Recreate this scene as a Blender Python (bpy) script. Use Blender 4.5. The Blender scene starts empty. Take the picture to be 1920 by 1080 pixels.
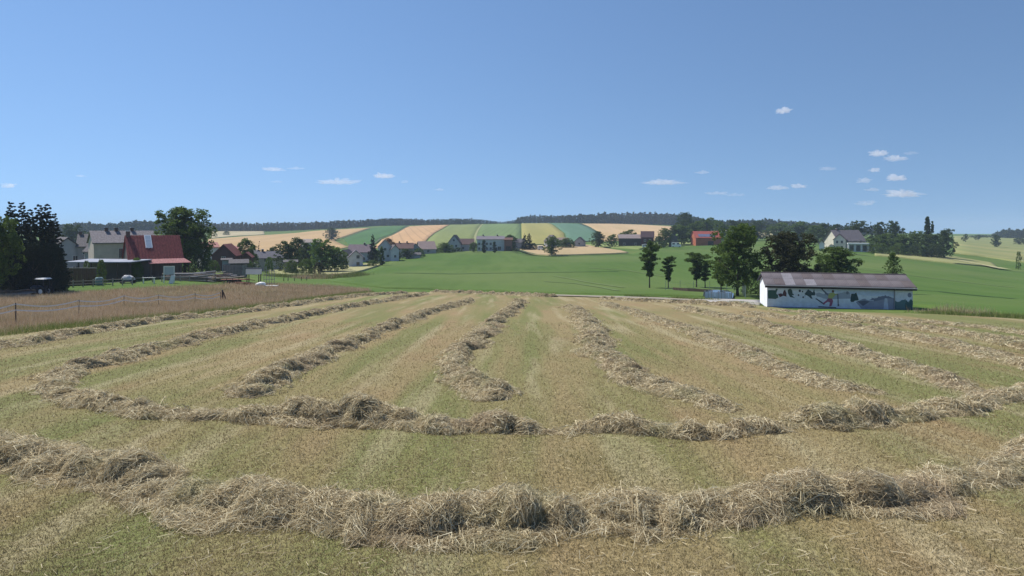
import bpy, math, random
import numpy as np
from mathutils import Vector, geometry
random.seed(7); rng = np.random.default_rng(7)
R = math.radians
sc = bpy.context.scene
COL = sc.collection

# ------------------------------------------------------------ camera, sky, sun, exposure
FOC, EYE, HOR = 1150.0, 4.0, 430.0          # lens in photograph pixels, eye height, eye-level row
cd = bpy.data.cameras.new('camera'); cam = bpy.data.objects.new('camera', cd); COL.objects.link(cam)
cam.location = (0, 0, EYE); cam.rotation_euler = (R(90), 0, 0)
cd.sensor_width = 36; cd.lens = 36 * FOC / 1920
cd.shift_y = -(540 - HOR) / 1920
cd.clip_start = 0.1; cd.clip_end = 20000
sc.camera = cam

SUN_AZ, SUN_EL = 57, 53                      # degrees to the left of straight ahead, above the horizon
w = bpy.data.worlds.new('World'); sc.world = w; w.use_nodes = True
nt = w.node_tree; nt.nodes.clear()
sky = nt.nodes.new('ShaderNodeTexSky'); sky.sky_type = 'NISHITA'; sky.sun_disc = False
sky.sun_elevation = R(SUN_EL); sky.sun_rotation = R(-SUN_AZ)
sky.altitude = 0; sky.air_density = 1.3; sky.dust_density = 0.0; sky.ozone_density = 6.0
tcw = nt.nodes.new('ShaderNodeTexCoord'); hs = nt.nodes.new('ShaderNodeVectorMath'); hs.operation = 'ADD'; hs.inputs[1].default_value = (0, 0, .20)   # slightly clearer air near the horizon
bg = nt.nodes.new('ShaderNodeBackground'); bg.inputs[1].default_value = 0.104
wo = nt.nodes.new('ShaderNodeOutputWorld')
nt.links.new(tcw.outputs['Generated'], hs.inputs[0]); nt.links.new(hs.outputs[0], sky.inputs[0]); nt.links.new(sky.outputs[0], bg.inputs[0]); nt.links.new(bg.outputs[0], wo.inputs[0])
sl = bpy.data.lights.new('sun', 'SUN'); sl.energy = 5.0; sl.angle = R(0.5); sl.color = (1.0, 0.95, 0.88)
so = bpy.data.objects.new('sun', sl); COL.objects.link(so)
sdir = Vector((-math.sin(R(SUN_AZ)) * math.cos(R(SUN_EL)), math.cos(R(SUN_AZ)) * math.cos(R(SUN_EL)), math.sin(R(SUN_EL))))
so.rotation_euler = sdir.to_track_quat('Z', 'Y').to_euler()
so.location = (0, 0, 60)
sc.view_settings.view_transform = 'Standard'; sc.view_settings.look = 'None'
sc.view_settings.exposure = 0.28; sc.view_settings.gamma = 1.0; sc.view_settings.use_curve_mapping = False
sc.cycles.max_bounces = 8; sc.cycles.diffuse_bounces = 3; sc.cycles.transmission_bounces = 4
sc.cycles.transparent_max_bounces = 12; sc.cycles.volume_bounces = 6
sc.cycles.use_denoising = True

# ------------------------------------------------------------ value noise
def _h(i, j, k):
    n = (i * 73856093) ^ (j * 19349663) ^ (k * 83492791)
    n = (n ^ (n >> 13)) * 1274126177
    n = n & 0x7fffffff
    n = (n ^ (n >> 16)) & 0xffff
    return n / 65535.0
def noise(x, y, z=0.0):
    x, y, z = np.broadcast_arrays(np.asarray(x, float), np.asarray(y, float), np.asarray(z, float))
    xi, yi, zi = np.floor(x).astype(np.int64), np.floor(y).astype(np.int64), np.floor(z).astype(np.int64)
    fx, fy, fz = x - xi, y - yi, z - zi
    fx, fy, fz = [t * t * (3 - 2 * t) for t in (fx, fy, fz)]
    r = 0
    for a in (0, 1):
        for b in (0, 1):
            for c in (0, 1):
                r = r + _h(xi + a, yi + b, zi + c) * (fx if a else 1 - fx) * (fy if b else 1 - fy) * (fz if c else 1 - fz)
    return r
def fbm(x, y, z=0.0, o=3):
    r, a, s, t = 0, 1.0, 1.0, 0
    for k in range(o):
        r = r + a * noise(x * s + 17 * k, y * s + 5 * k, z * s); t += a; a *= .5; s *= 2.03
    return r / t

# ------------------------------------------------------------ terrain height
PXC = np.array([0, 300, 500, 650, 850, 1050, 1250, 1400, 1600, 1750, 1920], float)
YN = np.array([60, 80, 110, 150, 200, 300, 450, 600, 800, 1000, 1500], float)
PYT = np.array([
 [577, 553, 535, 518, 503, 482, 465, 450, 440, 436, 434],
 [578, 554, 519, 507, 498, 480, 462, 450, 436, 428, 427],
 [578, 557, 532, 516, 506, 487, 466, 452, 436, 429, 427],
 [578, 558, 542, 522, 504, 480, 462, 448, 432, 425, 423],
 [579, 560, 545, 520, 498, 472, 452, 437, 424, 420, 420],
 [579, 560, 543, 519, 496, 470, 449, 433, 420, 418, 420],
 [579, 560, 540, 517, 493, 466, 450, 438, 426, 421, 421],
 [579, 560, 540, 517, 493, 464, 450, 438, 430, 427, 426],
 [579, 562, 543, 518, 493, 466, 452, 444, 438, 435, 434],
 [580, 563, 546, 522, 500, 474, 458, 450, 444, 440, 438],
 [581, 567, 550, 530, 512, 488, 468, 455, 446, 441, 439]], float)
def pchip(x, y, xq):
    h = np.diff(x); d = np.diff(y) / h
    m = np.zeros_like(y)
    for i in range(1, len(x) - 1):
        if d[i-1] * d[i] > 0:
            w1, w2 = 2*h[i] + h[i-1], h[i] + 2*h[i-1]
            m[i] = (w1 + w2) / (w1 / d[i-1] + w2 / d[i])
    m[0] = d[0]; m[-1] = 0
    i = np.clip(np.searchsorted(x, xq) - 1, 0, len(x) - 2)
    t = np.clip((xq - x[i]) / h[i], 0, 1)
    return y[i]*(2*t**3-3*t**2+1) + h[i]*m[i]*(t**3-2*t**2+t) + y[i+1]*(-2*t**3+3*t**2) + h[i]*m[i+1]*(t**3-t**2)
LY = np.linspace(math.log(2.0), math.log(1500.0), 500)
PXD = np.linspace(0, 1920, 129)
_cols = []
for r_ in PYT:
    yn = np.concatenate([[2, 8, 20, 35, 48], YN])
    zn = np.concatenate([-0.063 * np.array([2, 8, 20, 35, 48.]), EYE - (r_ - HOR) * YN / FOC])
    zn[5] = -0.063 * 60 + 0.35 * (zn[5] + 0.063 * 60)
    _cols.append(pchip(yn, zn, np.exp(LY)))
_cols = np.array(_cols)
ZT = np.array([pchip(PXC, _cols[:, k], PXD) for k in range(len(LY))]).T
ker = np.array([1, 3, 5, 3, 1]) / 13
ZT = np.apply_along_axis(lambda c: np.convolve(np.pad(c, 2, mode='edge'), ker, 'valid'), 0, ZT)
def TZ(X, Y):
    X, Y = np.broadcast_arrays(np.asarray(X, float), np.asarray(Y, float))
    Yc = np.clip(Y, 2.0, 1500)
    u = np.clip((960 + FOC * X / Yc), 0, 1920) / 1920 * (len(PXD) - 1)
    v = (np.log(Yc) - LY[0]) / (LY[-1] - LY[0]) * (len(LY) - 1)
    ui = np.minimum(u.astype(int), len(PXD) - 2); vi = np.clip(v.astype(int), 0, len(LY) - 2)
    fu, fv = u - ui, np.clip(v - vi, 0, 1)
    return ((ZT[ui, vi] * (1-fu) + ZT[ui+1, vi] * fu) * (1-fv) + (ZT[ui, vi+1] * (1-fu) + ZT[ui+1, vi+1] * fu) * fv)
def tz(x, y): return float(TZ(x, y))
_YS = np.exp(np.linspace(math.log(3.0), math.log(1400.0), 3000))
def at(px, py):
    """ground point seen in the given direction"""
    xs = (px - 960) / FOC * _YS
    q = HOR + FOC * (EYE - TZ(xs, _YS)) / _YS
    k = np.argmax(q <= py) if (q <= py).any() else int(np.argmin(q))
    y = float(_YS[k]); return (px - 960) / FOC * y, y
def ray(px, Y): return (px - 960) / FOC * Y, Y
def zpy(py, Y): return EYE - (py - HOR) * Y / FOC

# ------------------------------------------------------------ object helpers
def tag(o, label=None, cat=None, group=None, kind=None):
    if label: o['label'] = label
    if cat: o['category'] = cat
    if group: o['group'] = group
    if kind: o['kind'] = kind
    return o
def link(name, me, parent=None):
    o = bpy.data.objects.new(name, me); COL.objects.link(o)
    if parent is not None: o.parent = parent
    return o
def empty(name, loc, rz=0, **k):
    o = link(name, None); o.location = loc; o.rotation_euler = (0, 0, rz); o.empty_display_size = .3
    return tag(o, **k)
def fast_mesh(name, V, F, mat=None, smooth=False, attr=None, uv=None):
    """V (n,3), F (m,k) numpy arrays"""
    me = bpy.data.meshes.new(name)
    V = np.ascontiguousarray(V, np.float32); F = np.ascontiguousarray(F, np.int32); k = F.shape[1]
    me.vertices.add(len(V)); me.vertices.foreach_set('co', V.ravel())
    me.loops.add(F.size); me.loops.foreach_set('vertex_index', F.ravel())
    me.polygons.add(len(F)); me.polygons.foreach_set('loop_start', np.arange(0, F.size, k, dtype=np.int32))
    if smooth: me.polygons.foreach_set('use_smooth', np.ones(len(F), bool))
    if attr is not None:
        a = me.attributes.new('tint', 'FLOAT', 'POINT'); a.data.foreach_set('value', np.ascontiguousarray(attr, np.float32))
    me.update(calc_edges=True)
    if mat: me.materials.append(mat)
    return me
class MB:
    """collects simple shapes into one mesh"""
    def __init__(s): s.v = []; s.f = []
    def add(s, vs, fs):
        n = len(s.v); s.v += [tuple(v) for v in vs]; s.f += [tuple(i + n for i in f) for f in fs]; return s
    def box(s, x0, x1, y0, y1, z0, z1):
        return s.add([(x0,y0,z0),(x1,y0,z0),(x1,y1,z0),(x0,y1,z0),(x0,y0,z1),(x1,y0,z1),(x1,y1,z1),(x0,y1,z1)],
                     [(0,3,2,1),(4,5,6,7),(0,1,5,4),(1,2,6,5),(2,3,7,6),(3,0,4,7)])
    def tube(s, pts, rad, n=6, caps=True):
        pts = [Vector(p) for p in pts]; rs = rad if hasattr(rad, '__len__') else [rad] * len(pts)
        vs = []; fs = []
        for i, p in enumerate(pts):
            d = (pts[min(i+1, len(pts)-1)] - pts[max(i-1, 0)]).normalized()
            a = d.cross(Vector((0.13, 0.21, 0.97))); a = a.normalized() if a.length > 1e-3 else Vector((1,0,0)); b = d.cross(a)
            for k in range(n):
                t = 2 * math.pi * k / n; vs.append(p + (a * math.cos(t) + b * math.sin(t)) * rs[i])
        for i in range(len(pts) - 1):
            for k in range(n):
                fs.append((i*n+k, i*n+(k+1) % n, (i+1)*n+(k+1) % n, (i+1)*n+k))
        if caps: fs += [tuple(range(n))[::-1], tuple(range((len(pts)-1)*n, len(pts)*n))]
        return s.add(vs, fs)
    def prism(s, poly, y0, y1):
        """poly of (x,z), extruded from y0 to y1"""
        n = len(poly)
        vs = [(x, y0, z) for x, z in poly] + [(x, y1, z) for x, z in poly]
        return s.add(vs, [tuple(range(n)), tuple(range(n, 2*n))[::-1]] + [(i, i+n, (i+1) % n + n, (i+1) % n) for i in range(n)])
    def mesh(s, name, mat, smooth=False):
        me = bpy.data.meshes.new(name); me.from_pydata(s.v, [], s.f)
        import bmesh
        b = bmesh.new(); b.from_mesh(me); bmesh.ops.recalc_face_normals(b, faces=b.faces); b.to_mesh(me); b.free()
        me.materials.append(mat)
        if smooth: me.polygons.foreach_set('use_smooth', [True] * len(me.polygons))
        return me
    def build(s, name, mat, parent=None, smooth=False): return link(name, s.mesh(name, mat, smooth), parent)

# ------------------------------------------------------------ materials
MATS = {}
def M(name, c, c2=None, scale=1.0, rough=.85, stretch=(1,1,1), bump=0.0, bscale=None, metal=0.0, detail=4, contrast=(.35,.65), spec=.2):
    if name in MATS: return MATS[name]
    m = bpy.data.materials.new(name); m.use_nodes = True; t = m.node_tree; N = t.nodes; L = t.links
    p = N['Principled BSDF']; p.inputs['Roughness'].default_value = rough; p.inputs['Metallic'].default_value = metal
    p.inputs['Specular IOR Level'].default_value = spec
    p.inputs['Base Color'].default_value = (*c, 1)
    if c2 is not None or bump:
        tc = N.new('ShaderNodeTexCoord'); mp = N.new('ShaderNodeMapping'); mp.inputs['Scale'].default_value = stretch
        L.new(tc.outputs['Object'], mp.inputs[0])
    if c2 is not None:
        n = N.new('ShaderNodeTexNoise'); n.inputs['Scale'].default_value = scale; n.inputs['Detail'].default_value = detail
        L.new(mp.outputs[0], n.inputs['Vector'])
        r = N.new('ShaderNodeValToRGB'); r.color_ramp.elements[0].position = contrast[0]; r.color_ramp.elements[1].position = contrast[1]
        r.color_ramp.elements[0].color = (*c, 1); r.color_ramp.elements[1].color = (*c2, 1)
        L.new(n.outputs[0], r.inputs[0]); L.new(r.outputs[0], p.inputs['Base Color'])
    if bump:
        n2 = N.new('ShaderNodeTexNoise'); n2.inputs['Scale'].default_value = bscale or scale * 4; n2.inputs['Detail'].default_value = 3
        L.new(mp.outputs[0], n2.inputs['Vector'])
        b = N.new('ShaderNodeBump'); b.inputs['Strength'].default_value = 1; b.inputs['Distance'].default_value = bump
        L.new(n2.outputs[0], b.inputs['Height']); L.new(b.outputs[0], p.inputs['Normal'])
    MATS[name] = m; return m
def mix_col(N, L, fac, a, b):
    m = N.new('ShaderNodeMix'); m.data_type = 'RGBA'
    if hasattr(fac, 'links'): L.new(fac, m.inputs[0])
    else: m.inputs[0].default_value = fac
    for s, v in ((m.inputs[6], a), (m.inputs[7], b)):
        if hasattr(v, 'links'): L.new(v, s)
        else: s.default_value = (*v, 1)
    return m.outputs[2]
def noise_fac(N, L, vec, scale, stretch=(1,1,1), lo=.4, hi=.6, detail=4, rot=0.0, rough=.5):
    mp = N.new('ShaderNodeMapping'); mp.inputs['Scale'].default_value = stretch; mp.inputs['Rotation'].default_value = (0,0,rot)
    L.new(vec, mp.inputs[0])
    n = N.new('ShaderNodeTexNoise'); n.inputs['Scale'].default_value = scale; n.inputs['Detail'].default_value = detail
    n.inputs['Roughness'].default_value = rough
    L.new(mp.outputs[0], n.inputs['Vector'])
    r = N.new('ShaderNodeMapRange'); r.inputs[1].default_value = lo; r.inputs[2].default_value = hi
    L.new(n.outputs[0], r.inputs[0]); return r.outputs[0]
def layered(name, base, layers, bump=0.0, bscale=20, rough=.95):
    """base colour with a list of (colour, scale, stretch, lo, hi, rot, amount) noise layers, in world space"""
    m = bpy.data.materials.new(name); m.use_nodes = True; t = m.node_tree; N = t.nodes; L = t.links
    p = N['Principled BSDF']; p.inputs['Roughness'].default_value = rough; p.inputs['Specular IOR Level'].default_value = .08
    g = N.new('ShaderNodeNewGeometry'); vec = g.outputs['Position']; c = base
    for (col, s, st, lo, hi, rot, amt) in layers:
        f = noise_fac(N, L, vec, s, st, lo, hi, rot=rot)
        mm = N.new('ShaderNodeMath'); mm.operation = 'MULTIPLY'; L.new(f, mm.inputs[0]); mm.inputs[1].default_value = amt
        c = mix_col(N, L, mm.outputs[0], c, col)
    if hasattr(c, 'links'): L.new(c, p.inputs['Base Color'])
    else: p.inputs['Base Color'].default_value = (*c, 1)
    if bump:
        n2 = N.new('ShaderNodeTexNoise'); n2.inputs['Scale'].default_value = bscale; n2.inputs['Detail'].default_value = 4
        L.new(vec, n2.inputs['Vector']); b = N.new('ShaderNodeBump'); b.inputs['Distance'].default_value = bump
        L.new(n2.outputs[0], b.inputs['Height']); L.new(b.outputs[0], p.inputs['Normal'])
    return m
def tinted(name, cols, patch=None, transl=0.0, rough=.9, island=False):
    """colour ramp over the per-blade 'tint'; patch = (colour, scale, lo, hi, amount) in world space"""
    m = bpy.data.materials.new(name); m.use_nodes = True; t = m.node_tree; N = t.nodes; L = t.links
    p = N['Principled BSDF']; p.inputs['Roughness'].default_value = rough; p.inputs['Specular IOR Level'].default_value = .1
    a = N.new('ShaderNodeAttribute'); a.attribute_name = 'tint'
    r = N.new('ShaderNodeValToRGB'); e = r.color_ramp.elements
    for i, c in enumerate(cols):
        pos = i / (len(cols) - 1)
        el = e[i] if i < 2 else e.new(pos)
        el.position = pos; el.color = (*c, 1)
    e = sorted(r.color_ramp.elements, key=lambda q: q.position)
    L.new(a.outputs['Fac'], r.inputs[0]); c = r.outputs[0]
    if patch:
        g = N.new('ShaderNodeNewGeometry')
        for (pc, s, lo, hi, amt) in patch:
            f = noise_fac(N, L, g.outputs['Position'], s, (1,1,1), lo, hi)
            mm = N.new('ShaderNodeMath'); mm.operation = 'MULTIPLY'; L.new(f, mm.inputs[0]); mm.inputs[1].default_value = amt
            c = mix_col(N, L, mm.outputs[0], c, pc)
    L.new(c, p.inputs['Base Color'])
    if transl:
        o = N['Material Output']; tr = N.new('ShaderNodeBsdfTranslucent'); L.new(c, tr.inputs[0])
        mx = N.new('ShaderNodeMixShader'); mx.inputs[0].default_value = transl
        L.new(p.outputs[0], mx.inputs[1]); L.new(tr.outputs[0], mx.inputs[2]); L.new(mx.outputs[0], o.inputs[0])
    return m
def fix_ramp(cols):
    return cols
MUR = {}
def flat(name, c, rough=.8):
    return M(name, c, tuple(x * .82 for x in c), scale=3, rough=rough)

# ------------------------------------------------------------ ground
def axis(lo, hi, n, k):
    t = np.linspace(-1, 1, n); a = np.sinh(t * k) / math.sinh(k)
    return np.where(a < 0, -a * lo, a * hi)
gx = axis(-3200, 3200, 321, 6.5); gy = np.concatenate([np.linspace(-150, 0, 12)[:-1], np.exp(np.linspace(0, math.log(3201), 330)) - 1])
X, Y = np.meshgrid(gx, gy, indexing='ij')
Z = TZ(X, Y)
Z = np.where(Y < 2, TZ(0, 2.0), Z)
Z = Z - np.clip((Y - 1500) / 1700, 0, 1) * 30
n1, n2 = X.shape
idx = np.arange(n1 * n2).reshape(n1, n2)
F = np.stack([idx[:-1, :-1], idx[1:, :-1], idx[1:, 1:], idx[:-1, 1:]], -1).reshape(-1, 4)
m_grass = layered('valley_grass', (.062, .12, .022), [
    ((.10, .15, .035), .02, (1, 1, 1), .35, .65, 0, 1), ((.16, .17, .06), .05, (.3, 2, 1), .5, .75, .3, .6),
    ((.05, .09, .018), .9, (1, 1, 1), .45, .7, 0, .5)], bump=.08, bscale=1.5)
tag(link('ground', fast_mesh('ground', np.stack([X, Y, Z], -1).reshape(-1, 3), F, m_grass, True)), kind='structure')

def unpoly(pts): return [at(*p) for p in pts]
def sheet(name, poly, mat, off=.3, step=None, skirt=True, label=None):
    """a crop or surface standing off above the ground inside a world-space outline"""
    P = [Vector((x, y)) for x, y in poly]
    per = sum((P[i] - P[(i+1) % len(P)]).length for i in range(len(P)))
    xs = [p.x for p in P]; ys = [p.y for p in P]
    dx, dy = max(xs) - min(xs), max(ys) - min(ys)
    B = []
    for i in range(len(P)):
        a, b = P[i], P[(i+1) % len(P)]; n = max(1, int((b - a).length / (per / 160)))
        B += [a.lerp(b, k / n) for k in range(n)]
    nb = len(B)
    sx = step or max(dx / 45, .5); sy = step or max(dy / 45, .5)
    I = []
    y = min(ys) + sy * .5
    while y < max(ys):
        x = min(xs) + sx * .5
        cr = []
        for i in range(len(P)):
            a, b = P[i], P[(i+1) % len(P)]
            if (a.y > y) != (b.y > y): cr.append(a.x + (y - a.y) / (b.y - a.y) * (b.x - a.x))
        cr.sort()
        for c0, c1 in zip(cr[::2], cr[1::2]):
            x = c0 + sx * .5
            while x < c1 - sx * .3:
                I.append(Vector((x, y))); x += sx
        y += sy
    res = geometry.delaunay_2d_cdt(B + I, [(i, (i+1) % nb) for i in range(nb)], [], 1, 1e-4)
    vs, fs = res[0], [list(f) for f in res[2]]
    V = np.array([(v.x, v.y) for v in vs]); z = TZ(V[:, 0], V[:, 1]) + off
    V3 = [(V[i, 0], V[i, 1], z[i]) for i in range(len(V))]
    # skirt down into the ground round the outline
    if skirt:
        edges = {}
        for f in fs:
            for i in range(len(f)):
                e = (f[i], f[(i+1) % len(f)]); edges[e] = 1
        rim = [e for e in edges if (e[1], e[0]) not in edges]
        low = {}
        for a, b in rim:
            for q in (a, b):
                if q not in low: low[q] = len(V3); V3.append((V3[q][0], V3[q][1], V3[q][2] - off - .6))
            fs.append([b, a, low[a], low[b]])
    me = bpy.data.meshes.new(name); me.from_pydata(V3, [], fs); me.materials.append(mat)
    me.polygons.foreach_set('use_smooth', [True] * len(me.polygons))
    o = link(name, me); tag(o, label=label, kind='structure'); return o

def crop(name, c, c2, c3=None, rot=0.0, per=.05, tram=None):
    ls = [(c2, per, (1, .12, 1), .4, .62, rot, .8), (tuple(x * .8 for x in c), .35, (1, .15, 1), .45, .65, rot, .4)]
    if c3: ls.append((c3, .012, (1, 1, 1), .45, .65, 0, .8))
    m = layered(name, c, ls, bump=.12, bscale=1.2)
    if tram:
        t = m.node_tree; N = t.nodes; L = t.links; p = N['Principled BSDF']; src = p.inputs['Base Color'].links[0].from_socket
        g = N.new('ShaderNodeNewGeometry'); mp = N.new('ShaderNodeMapping'); mp.inputs['Rotation'].default_value = (0, 0, rot)
        wv = N.new('ShaderNodeTexWave'); wv.bands_direction = 'X'; wv.inputs['Scale'].default_value = tram; wv.inputs['Distortion'].default_value = .6
        wv.inputs['Detail Scale'].default_value = .02
        L.new(g.outputs['Position'], mp.inputs[0]); L.new(mp.outputs[0], wv.inputs['Vector'])
        r = N.new('ShaderNodeMapRange'); r.inputs[1].default_value = .86; r.inputs[2].default_value = .97; r.inputs[4].default_value = .55
        L.new(wv.outputs['Fac'], r.inputs[0])
        L.new(mix_col(N, L, r.outputs[0], src, tuple(x * .62 for x in c)), p.inputs['Base Color'])
    return m
FIELDS = [
 ('stubble_field', [(396,434),(440,433),(495,434),(496,440),(440,443),(396,447)], (.40,.34,.21), (.30,.27,.15), 0, None),
 ('wheat_field', [(390,449),(430,446),(470,443),(520,440),(560,437),(585,434),(612,432),(650,430),(694,428),(670,436),(640,446),(626,451),(640,458),(655,464),(600,476),(500,484),(390,480)], (.44,.30,.15), (.36,.25,.12), .3, .03),
 ('maize_field', [(643,447),(668,439),(697,428),(730,425),(764,424),(752,431),(735,440),(712,448),(690,464),(660,464),(650,455)], (.055,.12,.035), (.07,.15,.045), 0, .05),
 ('wheat_field', [(768,425),(805,423),(843,422),(830,429),(815,437),(803,447),(788,462),(698,466),(716,450),(738,441),(755,431)], (.46,.29,.15), (.40,.26,.13), -.2, .04),
 ('barley_field', [(846,422),(903,421),(896,430),(891,441),(888,464),(791,464),(806,447),(818,437),(833,429)], (.19,.22,.075), (.15,.18,.06), .15, .045),
 ('rye_field', [(906,421),(940,420),(975,420),(976,437),(977,464),(891,464),(894,441),(899,430)], (.14,.20,.075), (.12,.17,.06), .05, .05),
 ('barley_field', [(977.5,419.5),(1028,419),(1044,428),(1057,438),(1062,458),(979,460),(978,437)], (.29,.26,.085), (.23,.22,.07), -.1, None),
 ('clover_field', [(1031,419),(1083,420),(1105,427),(1119,436),(1124,452),(1064,456),(1060,438),(1047,428)], (.095,.17,.11), (.08,.15,.09), 0, None),
 ('wheat_field', [(1087,420),(1150,420),(1205,422),(1262,425),(1262,440),(1255,452),(1128,453),(1122,436),(1107,427)], (.47,.33,.18), (.40,.29,.15), .2, None),
 ('stubble_field', [(1338,428),(1368,428),(1368,434),(1338,434)], (.45,.38,.24), (.4,.33,.2), 0, None),
 ('stubble_field', [(1400,434),(1458,434),(1460,446),(1398,446)], (.38,.33,.18), (.3,.28,.14), 0, None),
 ('oat_field', [(960,465),(975,463),(1000,461.5),(1050,460),(1097,459.5),(1125,465),(1165,471),(1178,475),(1150,476.5),(1100,478),(1040,480),(1005,478),(980,473)], (.40,.30,.17), (.31,.24,.13), .8, None),
 ('hay_meadow', [(500,503),(560,502),(640,500),(690,496),(722,492),(712,499),(690,506),(660,514),(600,519),(510,517)], (.33,.31,.16), (.22,.24,.10), .9, None),
 ('hay_meadow', [(1100,459),(1200,457),(1300,455),(1345,455),(1345,459),(1240,462),(1200,468),(1130,464)], (.20,.24,.085), (.15,.20,.06), 1.2, None),
 ('hay_meadow', [(1788,443),(1850,443),(1960,446),(1960,470),(1960,494),(1900,491),(1872,486),(1830,480),(1788,476)], (.24,.235,.095), (.14,.18,.06), 1.35, None),
 ('hay_meadow', [(1640,476),(1700,478),(1790,482),(1860,494),(1870,502),(1790,495),(1700,485),(1640,480)], (.30,.29,.13), (.22,.23,.09), 1.0, None),
]
for i, (nm, pts, c, c2, rot, tram) in enumerate(FIELDS):
    sheet(nm, unpoly(pts), crop(nm + '_crop_%s' % chr(97 + i), c, c2, rot=rot, tram=tram), off=.45)
m_green = crop('young_crop', (.070, .124, .026), (.092, .142, .036), (.12, .155, .05), rot=1.25, per=.05)
big = [(612,527),(640,521),(680,512),(725,493.5),(745,483),(800,476),(880,471),(958,468),(975,475),(1000,479.5),(1040,481.5),(1100,479.5),(1182,477),
       (1215,470),(1262,463),(1345,460),(1430,462),(1540,468.5),(1640,482),(1700,487),(1785,497),(1860,505),(1960,512),(2100,520),(2100,606),
       (1960,597),(1850,590),(1770,583),(1720,574),(1600,571),(1500,563),(1440,561),(1330,557),(1250,555),(1180,553.5),(1100,551.5),(1000,549),(900,546),(800,543),(720,541),(690,537)]
sheet('green_crop_field', unpoly(big), m_green, off=.12, step=None)
# farm track along the far edge of the hay field, and the concrete apron by the pond
m_track = M('pale_gravel', (.24, .21, .16), (.32, .28, .22), scale=3)
def ribbon(name, pts, wd, mat, off=.05):
    W = [Vector((*at(*p), 0)) for p in pts]; V = []; F = []
    D = []
    for a, b in zip(W, W[1:]):
        n = max(2, int((b - a).length / 2)); D += [a.lerp(b, k / n) for k in range(n)]
    D.append(W[-1])
    for i, p in enumerate(D):
        d = (D[min(i+1, len(D)-1)] - D[max(i-1, 0)]).normalized(); nn = Vector((-d.y, d.x, 0))
        ww = wd * (1 + .12 * math.sin(i * 1.7))
        for s in (-1, -.35, .35, 1):
            q = p + nn * ww * .5 * s; V.append((q.x, q.y, tz(q.x, q.y) + off))
    for i in range(len(D) - 1):
        for k in range(3): F.append((i*4+k, i*4+k+1, i*4+k+5, i*4+k+4))
    o = link(name, fast_mesh(name, np.array(V), np.array(F), mat, True)); return tag(o, kind='structure')
ribbon('farm_track', [(1030,554.5),(1060,555.5),(1180,559),(1240,561),(1310,564),(1420,568)], 3.2, m_track, .14)
ribbon('field_path', [(1625,473),(1680,477),(1740,483),(1800,491),(1850,500),(1885,507)], 3.5, M('track_dry_grass', (.40,.36,.20), (.30,.30,.14), scale=.4), .55)

ribbon('field_path', [(886,464),(890,450),(892,441),(896,432),(901,425),(905,421)], 2.0, M('track_worn_grass', (.26,.25,.11), (.2,.22,.09), scale=.4), .62)
m_fade = M('trodden_crop', (.13,.17,.055), (.10,.15,.045), scale=.5)
for q in ([(1040,519),(1075,525),(1110,532),(1170,541)], [(1020,529),(1080,533),(1130,541),(1160,547)], [(1105,503),(1180,509),(1250,520)], [(1560,500),(1640,509),(1760,524),(1900,540)]):
    ribbon('crop_track', q, .7, m_fade, .20)
m_dk = M('dense_crop', (.04,.085,.018), (.05,.10,.022), scale=.5)
for q in ([(740,513),(850,515),(1000,512),(1160,510)], [(1240,470),(1300,467),(1350,467)], [(1500,545),(1640,541),(1760,548),(1900,562)]):
    ribbon('crop_track', q, .9, m_dk, .20)
m_marg = M('rough_margin', (.05,.08,.03), (.10,.11,.045), scale=.3)
for q in ([(691,464),(713,449),(736,441),(753,432),(766,424.5)], [(641,448),(668,439.5),(695,429)], [(890,464),(790,463),(700,463)], [(1126,453),(1121,436),(1106,427),(1086,419.8)], [(960,466),(985,475),(1005,480),(1040,482),(1100,480),(1180,477)]):
    ribbon('field_margin', q, 1.8, m_marg, .72)
# mown hay field
m_mown = layered('mown_stubble', (.265, .21, .105), [
    ((.155, .165, .062), .11, (1, .5, 1), .46, .64, .1, .55),
    ((.29, .19, .11), .32, (1, .6, 1), .5, .68, 0, .45),
    ((.135, .165, .052), .42, (1, .05, 1), .47, .62, -.03, .75),
    ((.38, .33, .20), .9, (1, .06, 1), .52, .68, .02, .6),
    ((.10, .075, .04), 8, (1, 1.8, 1), .46, .66, 0, .5),
    ((.34, .285, .18), 20, (1.2, .8, 1), .54, .72, .4, .5)], bump=.06, bscale=12)
EDGE = [(-300,660),(0,632),(120,618),(250,604),(400,590),(520,574),(640,556),(700,549),(780,548),(900,551),(1000,554.5),(1050,557),(1180,561),(1240,564),(1310,568),(1420,574),(1500,584),(1600,587),(1740,590),(1920,600),(2200,622)]
EW = [at(*p) for p in EDGE]
epx = np.array([p[0] for p in EDGE], float); eY = np.array([q[1] for q in EW])
cols = np.concatenate([np.linspace(-3000, -301, 20), np.linspace(-300, 2200, 300), np.linspace(2201, 4500, 20)])
ye = np.interp(cols, epx, eY)
tt = np.linspace(0, 1, 300)
PX, TT = np.meshgrid(cols, tt, indexing='ij')
Yg = np.exp(np.log(2.2) + TT * (np.log(ye)[:, None] - math.log(2.2)))
Xg = (PX - 960) / FOC * Yg
rel = (fbm(Xg * 2.2, Yg * 2.2, 3) - .5) * .07 + (fbm(Xg * .4, Yg * .4, 9) - .5) * .10
Zg = TZ(Xg, Yg) + .07 + rel * np.clip((1 - TT) * 12, 0, 1)
n1, n2 = PX.shape; idx = np.arange(n1 * n2).reshape(n1, n2)
F = np.stack([idx[:-1, :-1], idx[1:, :-1], idx[1:, 1:], idx[:-1, 1:]], -1).reshape(-1, 4)
tag(link('mown_field', fast_mesh('mown_field', np.stack([Xg, Yg, Zg], -1).reshape(-1, 3), F, m_mown, True)), kind='structure')
def field_z(x, y):
    return TZ(x, y) + .07 + ((fbm(x * 2.2, y * 2.2, 3) - .5) * .07 + (fbm(x * .4, y * .4, 9) - .5) * .10)

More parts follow.
